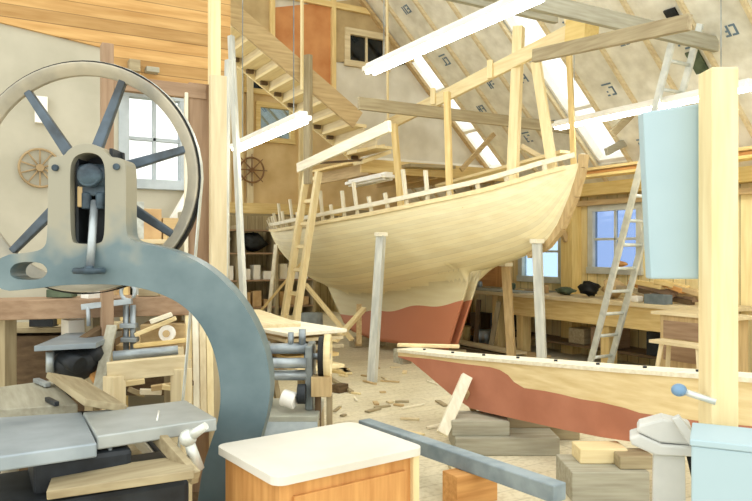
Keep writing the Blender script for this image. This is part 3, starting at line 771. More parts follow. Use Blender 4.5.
A = px_z(97, 440, ZT-.07); MB().cyl(pt(110,446,2.5), pt(110,480,2.5), .008, 8).build('adjusting_rod', STEEL, jt, world=True, bev=0)
b = MB(); c = pt(188, 438, 2.55)
b.cyl(c, c + cam2w(.07,-.02,.05) , .022, 12, .014).ball(c + Vector((0,0,0)), .032).cyl(c, c + cam2w(.03,.02,-.12), .018, 10, .026)
b.build('clamp_knob', ALU, jt, world=True, bev=0)
MB().beam(pt(158,436,2.62), pt(196,478,2.45), .03, .05).build('bracket_arm', wood('old','x'), jt, world=True)
tag(MB().cyl(px_z(157,420,ZT+.004), px_z(159,411,ZT+.004), .0035, 6).build('chalk_stick', WHITE, bev=0), 'short white chalk stick lying on the iron jointer table', 'chalk')
A, B = pt(64, 372, 3.55), pt(106, 413, 2.83)
board('fence_board', A + Vector((0,0,-.03)), B + Vector((0,0,.03)), .17, .03, 'old', 'wide weathered board sloping down onto the jointer tables', 'board', up=(.3,-.2,1))
tag(quad_slab(MB(), [px_z(*p, .93) for p in ((-10,388),(52,380),(78,404),(-10,410))], .93, .05).build('bench_slab', wood('grey','y'), bev=.005), 'grey wooden slab top behind the jointer at the left edge', 'slab')
b = MB(); c = px_z(22, 400, .5); b.bounds((c.x-.0, c.y+.5, 0), (c.x+.5, c.y+.9, .87))
tag(b.build('bench_cabinet', wood('dark','z'), bev=.01), 'dark wooden chest under the grey slab behind the jointer', 'cabinet')
tag(MB().beam(px_z(57,404,.944), px_z(47,399,.944), .02, .02).build('iron_bolt', DARK), 'small dark iron bolt lying on the grey slab', 'bolt')
tag(MB().beam(px_z(48,385,.945), px_z(36,380,.945), .03, .02).build('steel_bar', STEEL), 'short steel bar lying on the back of the grey slab', 'bar')
board('scrap_plank', pt(50,486,2.35), pt(192,466,2.5), .2, .03, 'old', 'loose plank lying low under the jointer table', 'plank')

# ================= DOORWAY FRAME behind the saw =================
YD = 4.5
def dpost(n, px0, px1, py0, kind, d=.1, dy=0):
    a, c = px_y(px0, py0, YD+dy), px_y(px1, py0, YD+dy)
    return struct(MB().bounds((a.x, YD+dy, 0), (c.x, YD+dy+d, a.z)).build('trim_%d' % n, wood(kind, 'z'), bev=.005))
dpost(81, 211, 227, 74, 'pale', .05, -.1); dpost(82, 189, 212, 82, 'brown', .04, .02)
dpost(83, 185, 188.5, 92, 'white', .03, .0); dpost(84, 102, 114, 42, 'brown', .08)
a, c = px_y(112, 74, YD), px_y(207, 90, YD)
struct(MB().bounds((a.x, YD+.01, a.z-.09), (c.x, YD+.06, a.z)).build('trim_85', wood('brown', 'x'), bev=.004))
a, c = px_y(210, 80, YD-.05), px_y(220, 80, YD-.05)
struct(MB().bounds((a.x, YD-.07, a.z-.02), (c.x, YD-.0, 4.4)).build('trim_86', wood('cream', 'z'), bev=.004))
lean(250, 440, 6.2, 231, 36, 6.6, .05, .05, WGREY, 'tall thin grey pole leaning up beside the doorway post', 'leaning_pole', 'pole', None)
lean(221, 440, 5.9, 228, 60, 6.3, .05, .04, WGREY, 'second thin grey batten close behind the doorway post', 'leaning_pole', 'pole', None)

# ---- behind the doorway: bench, shelves and boxes under the left window ----
def boxes(name, label, cat, p, d, m, rz=0, bev=.004):
    o = MB().box((0,0,d[2]/2), d).build(name, m, bev=bev); o.location = Vector(p) + Vector((0,0,0)); o.rotation_euler = (0,0,rz)
    return tag(o, label, cat)
sa = px_y(118, 240, YL-.35); sc_ = px_y(206, 240, YL-.35)
cab = thing('storage_rack', 'pale wooden rack with shelves under the left window', 'rack', ((sa.x+sc_.x)/2, YL-.35, 0))
for z in (.5, 1.1, 1.7):
    MB().bounds((sa.x-.05, YL-.65, z-.04), (sc_.x+.1, YL-.06, z)).build('shelf', wood('pale','x'), cab, world=True)
for x in (sa.x, sc_.x, (sa.x+sc_.x)/2):
    MB().bounds((x-.03, YL-.67, 0), (x+.03, YL-.61, 1.78)).build('upright', wood('pine','z'), cab, world=True)
for k, (px, wd, h, m, lab) in enumerate([(150,.16,.28,CARD,'brown carton on the top shelf below the left window'), (192,.3,.14,mat('box_grey',(196,190,164),(176,170,146)),'lower pale box at the end of the top shelf'),
                                      (136,.1,.34,CLOTH,'grey canister on the top shelf beside the brown carton'), (168,.14,.2,wood('tan','x'),'tan box on the top shelf beside the pale box')]):
    a = px_y(px, 240, YL-.36); boxes('storage_box', lab, 'box', (a.x, YL-.36, 1.7), (wd, .22, h), m)
a = px_y(194, 240, YL-.36); boxes('storage_box', 'upper pale box stacked at the end of the top shelf', 'box', (a.x, YL-.36, 1.845), (.26, .2, .12), mat('box_grey',(196,190,164),(176,170,146)))
for k in range(7):
    a = px_y(122+k*13, 300, YL-.36); h = rnd.uniform(.18,.4); m = [CARD, CLOTH, wood('pale','z'), WHITE, wood('tan','z'), GREEN, wood('old','z')][k]
    z = 1.1 if k % 2 else 1.1
    boxes('storage_box', ['brown carton first from the band saw post','grey bundle second','pale wood box third','white carton fourth','tan box fifth','green tin sixth','old wood box last'][k] + ' on the middle shelf below the left window', 'box', (a.x, YL-.36, z), (.14, .25, h), m)
a = pt(196, 186, 5.2); board('white_plank', px_y(160,242,YL-.2)*1, px_y(198,176,YL-.09), .05, .06, WHITE, 'white batten leaning across the bottom of the left window', 'batten')
def spoked_ring(name, label, c, r, nrm, mat_, spokes=8, handles=True, cat='wheel', tr=.02):
    o = thing(name, label, cat, c - Vector((0,0,r)))
    nrm = Vector(nrm).normalized(); a = Vector((0,0,1)); b = nrm.cross(a).normalized()
    P = [c + r*(math.cos(2*math.pi*i/40)*a + math.sin(2*math.pi*i/40)*b) for i in range(40)]
    MB().tube(P, tr, 8, True).build('rim', mat_, o, world=True, bev=0)
    for k in range(spokes):
        d = math.cos(2*math.pi*k/spokes)*a + math.sin(2*math.pi*k/spokes)*b
        MB().tube([c, c + d*r*.5, c + d*r*.97, c + d*r*(1.3 if handles else 1)], [tr*.6, tr*.75, tr*.6, tr*.5 if handles else tr*.5], 8).build('spoke', mat_, o, world=True, bev=0)
    MB().cyl(c - nrm*.03, c + nrm*.03, r*.2, 16).build('hub', mat_, o, world=True)
    return o
DKB = mat('dark_varnish', (150,108,66), (122,84,48), rough=.4)
spoked_ring('ships_wheel', "brown ship's wheel with handles hanging on the far plywood wall", px_y(252, 170, YQ-.12), .23, (0,1,0), DKB, 8, True, 'wheel', .018)
spoked_ring('old_wheel', 'thin brown spoked wheel hanging on the white wall behind the band saw', px_y(40, 168, YL-.03), .17, (0,1,0), mat('thin_brown',(178,150,106),(150,124,84)), 10, False, 'wheel', .011)
tag(MB().bounds(px_y(35,122,YL-.06) , px_y(47,98,YL-.0)).build('wall_notice', WHITE, bev=0), 'small white card on the plaster wall behind the band saw wheel', 'card')
boxes('wall_box', 'small dark box on a ledge above the doorway lintel', 'box', px_y(134, 72, YL-.1), (.1,.1,.11), wood('old','x'))
boxes('wall_box', 'second small grey box on a ledge above the doorway lintel', 'box', px_y(152, 73, YL-.1), (.12,.1,.05), wood('grey','x'))
a, c = px_y(114, 75, YL), px_y(166, 75, YL)
struct(MB().bounds((a.x, YL-.2, a.z-.14), (c.x, YL-.03, a.z-.1)).build('trim_87', wood('tan','x')))

# ================= seen through the saw's throat =================
# heavy beam
A, B = pt(-10, 309, 4.35), pt(192, 304, 4.6)
hvb = thing('wooden_trestle', 'heavy brown beam on legs seen through the band saw throat', 'trestle', ((A.x+B.x)/2, (A.y+B.y)/2, 0))
MB().beam(A, B, .3, .12).build('beam', wood('brown','x'), hvb, world=True, bev=.006)
for f in (.08, .5, .9):
    c = A + (B-A)*f; MB().beam((c.x, c.y, 0), (c.x, c.y, c.z-.06), .08, .08).build('leg', wood('old','z'), hvb, world=True)
boxes('tin_box', 'white tin standing on the heavy brown beam', 'tin', pt(95, 300, 4.42), (.14,.1,.06), WHITE, .3)
# steel bar clamp
cl = thing('bar_clamp', 'grey steel clamp lying across the heavy brown beam', 'clamp', pt(105, 302, 4.3))
MB().beam(pt(82,307,4.28), pt(132,301,4.3), .04, .035).build('bar', STEEL, cl, world=True)
MB().cyl(pt(88,307,4.27), pt(89,326,4.27), .013, 10).build('screw', STEEL, cl, world=True, bev=0)
b = MB(); P = [pt(128+7*math.cos(a_), 292-8*math.sin(a_), 4.3) for a_ in [i*math.pi/8 for i in range(-2, 13)]]; b.tube(P, .012, 8); b.build('hook', STEEL, cl, world=True, bev=0)
for k, (px, py, w_, h, m, lab) in enumerate([(40,324,.1,.05,WHITE,'white block left of the yellow one below the heavy beam'), (56,324,.09,.05,wood('yellow','x'),'yellow block between white ones below the heavy beam'), (70,324,.07,.05,WHITE,'white block right of the yellow one below the heavy beam')]):
    boxes('small_block', lab, 'block', pt(px, py, 4.75), (w_,.08,h), m)
low = thing('tool_counter', 'low dark tool counter behind the band saw tables', 'counter', pt(60, 300, 4.9).xy.to_3d())
A, B = pt(-20, 328, 4.85), pt(120, 326, 5.0)
MB().beam(A, B, .4, .035).build('counter_top', wood('old','x'), low, world=True)
MB().beam(A-Vector((0,0,.55)), B-Vector((0,0,.55)), .36, 1.02).build('counter_body', wood('dark','x'), low, world=True)
boxes('white_carton', 'white carton box behind the flat iron machine table', 'carton', pt(79, 345, 4.55), (.18,.14,.17), WHITE, .2)
# drill table
dt = thing('drill_stand', 'flat grey iron table on a dark machine stand', 'machine', pt(60, 342, 4.0).xy.to_3d())
c = pt(62, 342, 4.0); quad_slab(MB(), [px_z(*q_, 1.08) for q_ in ((34,346),(96,343),(122,331),(66,333))], 1.08, .03).build('machine_table', IRON2, dt, world=True)
MB().cyl((c.x, c.y, 0), (c.x, c.y, c.z-.02), .05, 16).build('column', DARK, dt, world=True, bev=0)
b = MB(); b.ball(pt(75, 364, 4.0), .1, (1.3,1,1), 14).ball(pt(92,356,4.05), .07).cyl(pt(64,358,3.95), pt(80,366,3.9), .05, 14); b.build('motor', DARK, dt, world=True, bev=0)
MB().cyl(pt(50,352,3.9), pt(50,372,3.9), .022, 12).build('handle_post', STEEL, dt, world=True, bev=0)
lean(98, 392, 3.9, 112, 326, 4.2, .06, .03, 'grey', 'grey batten leaning in front of the orange board', 'leaning_batten', 'batten', None)
lean(108, 380, 4.0, 84, 345, 4.3, .16, .03, 'orange', 'orange board leaning behind the grey batten', 'leaning_board', 'board', None)
lean(68, 352, 4.1, 102, 330, 4.3, .07, .06, 'dark', 'dark offcut propped on the flat iron table', 'offcut', 'offcut', None)
# upright pipes of a sash clamp
for px, lab in ((126,'steel pipe standing upright behind the roller bench'), (133,'second steel pipe standing upright behind the roller bench')):
    tag(MB().cyl(pt(px, 372, 4.35), pt(px, 305, 4.35), .018, 12).build('pipe_clamp', STEEL, bev=0), lab, 'pipe')
for k, (px, py) in enumerate(((129,328),(130,342),(131,357))):
    boxes('clamp_jaw', ['upper','middle','lower'][k] + ' iron jaw gripping the two upright steel pipes', 'clamp', pt(px, py, 4.33), (.1,.06,.03), STEEL, -.5)
# wheelhead box
hb_ = thing('grinder_box', 'tan wooden box with round pale disc behind the roller bench', 'box', pt(166,360,4.5))
MB().box(pt(166, 338, 4.5), (.27,.25,.2), Matrix.Rotation(-.4,3,'Z')).build('case', wood('tan','x'), hb_, world=True)
c = pt(168, 333, 4.33); n_ = cam2w(0,-1,0)
MB().cyl(c, c + n_*.03, .05, 20).build('disc', WHITE, hb_, world=True); MB().cyl(c + n_*.03, c + n_*.045, .022, 14).build('disc_hub', wood('tan','z'), hb_, world=True)
for k, (p_, q_, kd, lab) in enumerate([((135,335),(176,318),'cream','cream batten sloping across the tan box'), ((134,346),(186,340),'pine','pine batten lying in front of the tan box'), ((150,322),(172,314),'white','short pale offcut on top of the tan box')]):
    board('loose_batten', pt(*p_, 4.3-.03*k), pt(*q_, 4.35-.03*k), .05, .025, kd, lab, 'batten')
# roller bench
rb = thing('roller_bench', 'small pale wooden bench with a grey roller on top', 'bench', pt(148, 400, 3.8).xy.to_3d())
A, B = pt(107, 372, 3.8), pt(188, 364, 3.95)
MB().beam(A, B, .06, .1).build('front_rail', wood('pale','x'), rb, world=True)
off = cam2w(-.12, .35, 0)
MB().beam(A+off, B+off, .06, .1).build('back_rail', wood('pale','x'), rb, world=True)
for P in (A, B, A+off, B+off):
    d = (Vector((rb.location.x, rb.location.y, P.z))-P).normalized()*.04
    MB().beam((P.x+d.x, P.y+d.y, 0), (P.x+d.x, P.y+d.y, P.z-.02), .085, .085).build('leg', wood('pale','z'), rb, world=True)
MB().beam(A+Vector((0,0,-.32)), B+Vector((0,0,-.32)), .05, .08).build('lower_rail', wood('old','x'), rb, world=True)
MB().cyl(pt(113,356,3.9), pt(178,350,4.0), .027, 16).build('roller', STEEL, rb, world=True, bev=0)
for k in range(6):
    px = 118+k*11; py = 386+rnd.uniform(-6, 6)
    board('offcut', pt(px, py, 4.1), pt(px+rnd.uniform(14,30), py+rnd.uniform(-8,8), 4.15), .05, .03, ['cream','old','white','tan','cream','dark'][k], ['cream','old grey','pale','tan','second cream','dark'][k] + ' offcut stored inside the roller bench', 'offcut', 'offcuts inside the roller bench')
# standing boards beside the roller bench
for k, (px, top, kd) in enumerate([(190,300,'cream'),(197,296,'white'),(204,298,'pale'),(211,305,'cream')]):
    board('standing_board', pt(px, 425, 4.25), pt(px-2, top, 4.5), .04, .02, kd, ['cream board nearest the roller bench','pale board second from the roller bench','tan board third from the roller bench','cream board furthest from the roller bench'][k] + ' of those standing inside the saw curve', 'board', 'boards standing inside the saw curve')
for k in range(12):
    px = rnd.uniform(80, 190); py = rnd.uniform(330, 346); Y = (CH-.96)*F/(py-CY)
    board('wood_scrap', pt(px, py, Y), pt(px+rnd.uniform(-18,18), py+rnd.uniform(-9,9), Y+rnd.uniform(-.1,.1)), rnd.uniform(.04,.1), .03, rnd.choice(['cream','white','pale','tan','pine']), 'wood scrap in the pile seen through the band saw throat', 'scrap', 'wood scraps behind the band saw')
scr = thing('scrap_bench', 'low bench heaped with wood scraps behind the band saw', 'bench', pt(130, 350, 5.8).xy.to_3d())
A, B = pt(62,341,5.3), pt(205,341,5.3); MB().beam(A, B, .9, .05).build('top', wood('tan','x'), scr, world=True)
MB().beam(A-Vector((0,0,.18)), B-Vector((0,0,.18)), .8, .3).build('apron', wood('dark','x'), scr, world=True)
for P in (A, B): MB().beam((P.x,P.y,0), (P.x,P.y,P.z-.05), .1, .1).build('leg', wood('old','z'), scr, world=True)
# ================= LUMBER STACK =================
lg = 'boards in the lumber stack'
LS = thing('sawhorse', 'sawhorse hidden low under the near end of the lumber stack', 'sawhorse', (2.3, 5.6, 0))
ux, vx = Vector((0,1,0)), Vector((1,0,0))
def sawhorse(o, c, L, h, kd='old'):
    MB().bounds((c[0]-L/2, c[1]-.04, h-.1), (c[0]+L/2, c[1]+.04, h)).build('crossbar', wood(kd,'x'), o, world=True)
    for sx in (-1,1):
        for sy in (-1,1):
            MB().beam((c[0]+sx*(L/2-.04), c[1]+sy*.22, 0), (c[0]+sx*(L/2-.1), c[1]+sy*.03, h-.04), .06, .04).build('leg', wood(kd,'z'), o, world=True)
sawhorse(LS, (2.3, 5.6), .6, .65)
L2 = thing('sawhorse', 'sawhorse under the far end of the lumber stack', 'sawhorse', (2.3, 6.45, 0)); sawhorse(L2, (2.3, 6.45), .6, .65)
z = .652
names = ['lowest','second lowest','third lowest','fourth from the bottom','fifth from the bottom','sixth from the bottom','seventh from the bottom','eighth from the bottom','ninth from the bottom','third from the top','second from the top','topmost']
for k in range(12):
    th = .028; kd = ['tan','cream','old','pine','tan','pale','old','tan','pale','tan','pale','pale'][k]
    wd = rnd.uniform(.4,.56) if k < 10 else .55
    x = 2.3 + rnd.uniform(-.07,.07); y0 = 4.95 + rnd.uniform(-.1,.4); y1 = 6.75 + rnd.uniform(-.15,.15)
    if k == 10: x, y0, y1, kd = 2.27, 5.0, 6.6, 'white'
    if k == 11: x, y0, y1 = 2.2, 5.4, 6.9
    o = MB().box(((x), (y0+y1)/2, z+th/2), (wd, y1-y0, th), Matrix.Rotation(R(rnd.uniform(-8,8)), 3, 'Z')).build('lumber_board', wood(kd,'y'), bev=.003)
    tag(o, '%s board of the lumber stack beside the band saw' % names[k], 'board', lg); z += th + .0005
# offcuts spilling at the stack's front end
for k in range(8):
    px, py = rnd.uniform(322, 352), rnd.uniform(352, 380)
    A = px_z(px, py, .017); board('offcut', A, A + Vector((rnd.uniform(-.3,.3), rnd.uniform(.3,.6), 0)), .09, .03, rnd.choice(['pine','tan','cream','old']), 'offcut board heaped on the floor below the lumber stack', 'offcut', 'offcuts below the lumber stack')

# ================= THICKNESS PLANER =================
pc = pt(288, 380, 4.3)
pn = thing('thickness_planer', 'grey iron thickness planer with feed rollers and black pulley', 'planer', (pc.x, pc.y, 0), RZ)
GP = mat('planer_grey', (150,158,156), (112,122,122), rough=.45, metal=.3, scale=6)
b = MB(); b.bounds((-.14,-.1,.0),(.2,.3,.58)).build('base', wood('old','z'), pn, bev=.01)
MB().bounds((-.18,-.2,.58),(.2,.3,.63)).build('bed', mat('bed_grey',(170,170,152),(142,142,126),rough=.5), pn, bev=.006)
MB().quadmesh([(-.18,-.28,.52),(.2,-.28,.52),(.2,-.2,.6),(-.18,-.2,.6),(-.18,-.28,.42),(.2,-.28,.42),(.2,-.2,.42),(-.18,-.2,.42)], [(0,1,2,3),(7,6,5,4),(0,4,5,1),(1,5,6,2),(2,6,7,3),(3,7,4,0)]).build('chute', GP, pn, bev=.005)
for sg in (-.16, .13):
    MB().bounds((sg-.02,-.06,.63),(sg+.025,.2,1.02)).build('side_frame', GP, pn, bev=.01)
for zz_, yy in ((1.0,-.02),(.92,-.07),(.84,-.03)):
    MB().cyl((-.17,yy,zz_),(.12,yy,zz_),.032,18).build('roller', STEEL, pn, bev=0)
MB().cyl((.19,.0,.95),(.23,.0,.95),.125,28).build('pulley', BLACK, pn, bev=.006)
MB().lathe([(.115,-.02),(.135,-.02),(.135,.02),(.115,.02),(.115,-.02)], (.245,0,.95), (1,0,0), 28).build('pulley_rim', wood('cream','x'), pn, bev=0)
MB().cyl((.1,0,.95),(.26,0,.95),.02,12).build('axle', STEEL, pn, bev=0)
MB().cyl((.02,-.02,1.0),(.02,-.02,1.1),.018,12).build('adjuster', STEEL, pn, bev=0); MB().cyl((.09,-.02,1.02),(.09,-.02,1.12),.022,12).build('adjuster', STEEL, pn, bev=0)
MB().bounds((.15,-.1,.72),(.27,.02,.84)).build('guard_box', wood('tan','z'), pn, bev=.005)
for sx in (.17,.24): MB().bounds((sx,-.06,.0),(sx+.035,0,.72)).build('leg', wood('dark' if sx < .2 else 'old','z'), pn, bev=.004)
MB().cyl((-.02,-.1,.72),(.06,-.12,.7),.05,14).build('gear', WHITE, pn, bev=.004); MB().cyl((.07,-.1,.74),(.12,-.1,.74),.06,14).build('gear', DARK, pn, bev=.004)

# ================= WHITE TOPPED CABINET (front) =================
zc = .85
bk = px_z(352, 421, zc)
cabt = thing('white_topped_cabinet', 'low plywood cabinet with rounded white top at the front edge', 'cabinet', (bk.x, bk.y, 0), R(-84))
# local +x runs towards the viewer's right corner, local -y towards the left corner
def rrect(x0, y0, x1, y1, r, n=6):
    P = []
    for cx, cy, a0 in ((x1-r,y1-r,0),(x0+r,y1-r,90),(x0+r,y0+r,180),(x1-r,y0+r,270)):
        for i in range(n+1): a_ = R(a0+90*i/n); P.append((cx+r*math.cos(a_), cy+r*math.sin(a_)))
    return P
MB().prism(rrect(0,-.64,.5,0,.045), lambda a, b: (a, b, zc-.03), lambda a, b: (a, b, zc)).build('top', mat('white_laminate',(222,216,202),(208,202,186),rough=.5,scale=3), cabt, bev=.005)
MB().bounds((.03,-.61,0),(.47,-.03,zc-.03)).build('body', wood('orange','z'), cabt, bev=.004)
MB().bounds((.465,-.05,0),(.49,-.02,zc-.03)).build('corner_post', wood('cream','z'), cabt, bev=.003)
MB().bounds((.47,-.56,.1),(.485,-.08,zc-.08)).build('door', wood('orange','z'), cabt, bev=.003)

# ================= LONG GREY BEAM & blocks on the floor =================
A, B = px_z(364, 419, .3), px_z(560, 484, .3)
gb = board('grey_beam', A - Vector((0,0,.05)), B - Vector((0,0,.05)), .11, .1, GREYBEAM, 'long blue grey beam lying on blocks across the floor', 'beam', bev=.008)
for k, f in enumerate((.08, .62)):
    c = A + (B-A)*f
    tag(MB().bounds((c.x-.16, c.y-.08, 0), (c.x+.16, c.y+.08, .2)).build('beam_block', wood('orange' if k else 'old','x'), bev=.006), ('orange' if k else 'old grey')+' wood block under the long blue grey beam', 'block')

# ================= FOREGROUND KEEL TIMBER =================
def kp(px, Y, z): X = (px-CX)/F*Y; return cam2w(X, Y, z)
def yrow(py, Y): return CH - (py-CY)/F*Y
E0, E1 = cam2w((398-CX)/F*6.5, 6.5, 0), cam2w((722-CX)/F*4.2, 4.2, 0)
kd = (E1-E0).normalized(); kn = Vector((kd.y, -kd.x, 0))           # kn points to the viewer
def kproj(px, py):             # pixel -> (distance along the timber, height) on its near face
    a = (px-CX)/F; dX = Vector((C30*a + S30, -S30*a + C30, 0))
    # E0 + kd*L = dX*Y
    det = dX.x*(-kd.y) - dX.y*(-kd.x)
    Y = (E0.x*(-kd.y) - E0.y*(-kd.x))/det
    L = (dX*Y - E0).dot(kd); return L, CH - (py-CY)/F*Y
top = [(398,352),(450,358),(520,364),(600,371),(680,377),(760,383)]
bot = [(760,462),(700,452),(640,443),(600,437),(560,429),(520,420),(488,413),(470,408),(450,394),(430,377),(412,362),(398,357)]
Pk = [kproj(*p) for p in top] + [kproj(*p) for p in bot]
paint = [kproj(*p) for p in [(398,356),(430,359),(465,364),(490,367),(500,370),(508,375),(514,382),(524,388),(545,391),(560,394),(580,399),(600,402),(625,408),(640,413),(655,415),(700,421),(760,427)]]
TH = .2
kt = thing('keel_timber', 'wooden keel timber with red painted lower half lying on blocks', 'keel', (E0.x, E0.y, 0))
def knear(a, b): return E0 + kd*a + Vector((0,0,b))
def kfar(a, b): return E0 + kd*a - kn*TH + Vector((0,0,b))
def keel_mat(pts):
    m = mat('keel_wood', (238,214,158), (218,188,124), rough=.6, scale=2, stretch=(2,2,14), lo=.3, hi=.7)
    return m
# wood body above the paint line and painted body below, two materials on one mesh
up_poly = [kproj(*p) for p in top] + list(reversed(paint))
lo_poly = paint + [kproj(*p) for p in bot]
kb = MB()
kb.prism(up_poly, knear, kfar); kb.mi = 1; kb.prism(lo_poly, knear, kfar)
kb.build('timber', [keel_mat(None), RED], kt, world=True, bev=0)
tp = [kproj(*p) for p in top]
cap = MB()
for a, b in zip(tp, tp[1:]):
    cap.quadmesh([knear(a[0],a[1]) + kn*.012, knear(b[0],b[1]) + kn*.012, kfar(b[0],b[1]) - kn*.01, kfar(a[0],a[1]) - kn*.01] + [v + Vector((0,0,.028)) for v in (knear(a[0],a[1]) + kn*.012, knear(b[0],b[1]) + kn*.012, kfar(b[0],b[1]) - kn*.01, kfar(a[0],a[1]) - kn*.01)], [(0,1,2,3),(7,6,5,4),(0,4,5,1),(1,5,6,2),(2,6,7,3),(3,7,4,0)])
cap.build('cap_plank', wood('white','x'), kt, world=True, bev=0)
for k in range(9):
    L = .25+.36*k; z = lerp(tp, L) + .028
    c = E0 + kd*L - kn*.1 + Vector((0,0,z)); MB().cyl(c, c + Vector((0,0,.012)), .014, 10).build('bolt', DARK, kt, world=True, bev=0)
MB().box(E0 + kd*-.03 - kn*.08 + Vector((0,0,tp[0][1]-.05)), (.1,.16,.13)).build('end_block', wood('grey','x'), kt, world=True)
board('end_plank', E0 + kd*-.12 - kn*.1 + Vector((0,0,tp[0][1]+.045)), E0 + kd*.35 - kn*.45 + Vector((0,0,tp[0][1]+.05)), .06, .03, 'cream', 'short cream batten resting on the thin end of the keel timber', 'batten')
# leaning stake
a = pt(442, 434, 5.5); c = pt(467, 376, 5.75)
c2 = c.copy(); a.z = max(a.z, .02)
board('leaning_stake', a, c2, .09, .05, 'white', 'cream stake leaning against the red side of the keel timber', 'stake', up=cam2w(0,-1,0))
board('wedge_stake', pt(474,412,5.95), pt(466,392,5.8), .05, .04, 'tan', 'small tan wedge behind the leaning cream stake', 'wedge', up=cam2w(0,-1,0))
# blocks under the keel timber
def blk(px0, px1, pyb, Y, h, d, kd_, lab, z0=0.0, rz=RZ):
    X0, X1 = (px0-CX)/F*Y, (px1-CX)/F*Y
    c = cam2w((X0+X1)/2, Y + d/2, z0)
    o = MB().box((0,0,h/2), (abs(X1-X0), d, h)).build('support_block', wood(kd_,'x'), bev=.008); o.location = c; o.rotation_euler = (0,0,rz)
    return tag(o, lab, 'block', 'blocks under the keel timber')
blk(455, 560, 0, 5.45, .14, .5, 'grey', 'long low grey block under the middle of the keel timber')
blk(452, 510, 0, 5.5, .12, .36, 'grey', 'short grey block stacked on the long low block by the cream stake', .1405)
blk(505, 570, 0, 5.75, .11, .3, 'old', 'old brown block behind the long low grey block', .1405)
blk(572, 650, 0, 4.45, .19, .4, 'grey', 'big grey block under the keel timber near the white vise')
blk(580, 628, 0, 4.62, .1, .2, 'cream', 'cream block lying on the big grey block', .1905)
blk(620, 655, 0, 4.5, .085, .2, 'old', 'brown offcut lying beside the cream block', .1905)
blk(520, 580, 0, 5.9, .14, .4, 'old', 'old brown block lying on the floor behind the keel timber')
blk(452, 500, 0, 4.9, .06, .3, 'pale', 'thin pale board on the floor in front of the grey blocks')

# ================= RIGHT FOREGROUND: post, pale blue board, vise =================
YPst = 2.35
a = pt(697, 70, YPst); c = pt(760, 70, YPst)
mid = cam2w((718-CX)/F*YPst, YPst, 0)
o = MB().bounds((-.045,-.05,0),(.045,.05,1.6+180*YPst/F)).build('trim_88', wood('cream','z'), bev=.006); o.location = mid; o.rotation_euler = (0,0,RZ); struct(o)
YB = 2.412
bp_ = MB(); P = [(643,112),(651,279),(709,279),(703,103)]
bp_.prism([((p_[0]-CX)/F*YB, CH-(p_[1]-CY)/F*YB) for p_ in P], lambda a, b: cam2w(a, YB, b), lambda a, b: cam2w(a, YB+.05, b))
tag(bp_.build('blue_board', BLUEP, bev=.006), 'pale blue rectangular board fixed to the near wooden post', 'board')
bp2 = MB(); P = [(688,424),(690,520),(722,520),(722,424)]
Yb2 = 2.12
cab2 = thing('blue_cabinet', 'pale blue steel cabinet corner at the foot of the near post', 'cabinet', cam2w((720-CX)/F*Yb2, Yb2, 0), RZ-R(26))
x0_ = (697-720)/F*Yb2*1.1; ztop = CH-(424-CY)/F*(Yb2-.1)
ztop -= .055
MB().bounds((x0_,-.1,0),(x0_+.3,.12,ztop-.02)).build('body', BLUEP, cab2, bev=.006)
MB().bounds((x0_-.004,-.104,ztop-.02),(x0_+.304,.124,ztop)).build('lid', BLUEP, cab2, bev=.004)
# vise on a pedestal
VW = mat('vise_white', (206,206,200), (188,190,186), rough=.5)
Yv = 2.45
vc = cam2w((668-CX)/F*Yv, Yv, 0)
vz = lambda py: CH-(py-CY)/F*Yv
vx_ = lambda px: (px-668)/F*Yv
vs_ = thing('bench_vise', 'white cast vise on a pedestal beside the near wooden post', 'vise', vc, RZ-R(20))
def extr(b, pts, y0, y1):
    P = [(vx_(p_[0]), vz(p_[1])) for p_ in pts]
    return b.prism(P, lambda a, c_: (a, y0, c_), lambda a, c_: (a, y1, c_))
extr(MB(), [(638,430),(641,424),(662,416),(688,421),(692,440),(660,440),(643,433)], -.05, .05).build('upper_jaw', VW, vs_, bev=.008)
extr(MB(), [(631,437),(641,433),(662,441),(694,440),(692,450),(655,452),(634,444)], -.06, .06).build('lower_jaw', VW, vs_, bev=.008)
extr(MB(), [(654,450),(683,450),(685,640),(652,640)], -.045, .045).build('pedestal', VW, vs_, bev=.008)
MB().bounds((vx_(640),-.1,0),(vx_(700),.1,.03)).build('foot', VW, vs_, bev=.006)
extr(MB(), [(670,414),(677,410),(694,432),(691,440),(686,438)], -.075, -.045).build('lever', VW, vs_, bev=.004)
extr(MB(), [(683,446),(698,444),(700,480),(690,478)], .0, .04).build('bracket', DARK, vs_, bev=.004)
lv = thing('hand_lever', 'steel hand lever with blue ball knob sticking out from the near post', 'lever', pt(716, 402, 2.3))
MB().cyl(pt(716,402,2.3), pt(682,391,2.35), .011, 12).build('rod', ALU, lv, world=True, bev=0)
MB().ball(pt(679,390,2.35), .024, (1.15,1,.9), 18).build('ball_knob', LBLUE, lv, world=True, bev=0)

# ================= RIGHT WALL WORKBENCH =================
wb = thing('workbench', 'long wooden workbench with deep front board along the window wall', 'workbench', (7.75, 8.5, 0))
zt = .93
MB().bounds((7.3,5.0,zt-.05),(8.15,12.6,zt)).build('worktop', wood('pale','y'), wb, world=True)
MB().bounds((7.36,5.0,zt-.34),(7.41,8.5,zt-.055)).build('front_board', wood('pine','y'), wb, world=True)
for y in (5.3, 6.6, 8.3, 8.9, 10.2, 11.6):
    MB().bounds((7.43,y,0),(7.6,y+.14,zt-.05)).build('leg', wood('pine' if y < 9 else 'dark','z'), wb, world=True)
MB().bounds((7.6,5.1,.2),(8.1,12.4,.24)).build('lower_shelf', wood('dark','y'), wb, world=True)
def on_bench(px, Yx, z=zt): 
    q = px_x(px, 290, Yx); return Vector((q.x, q.y, z))
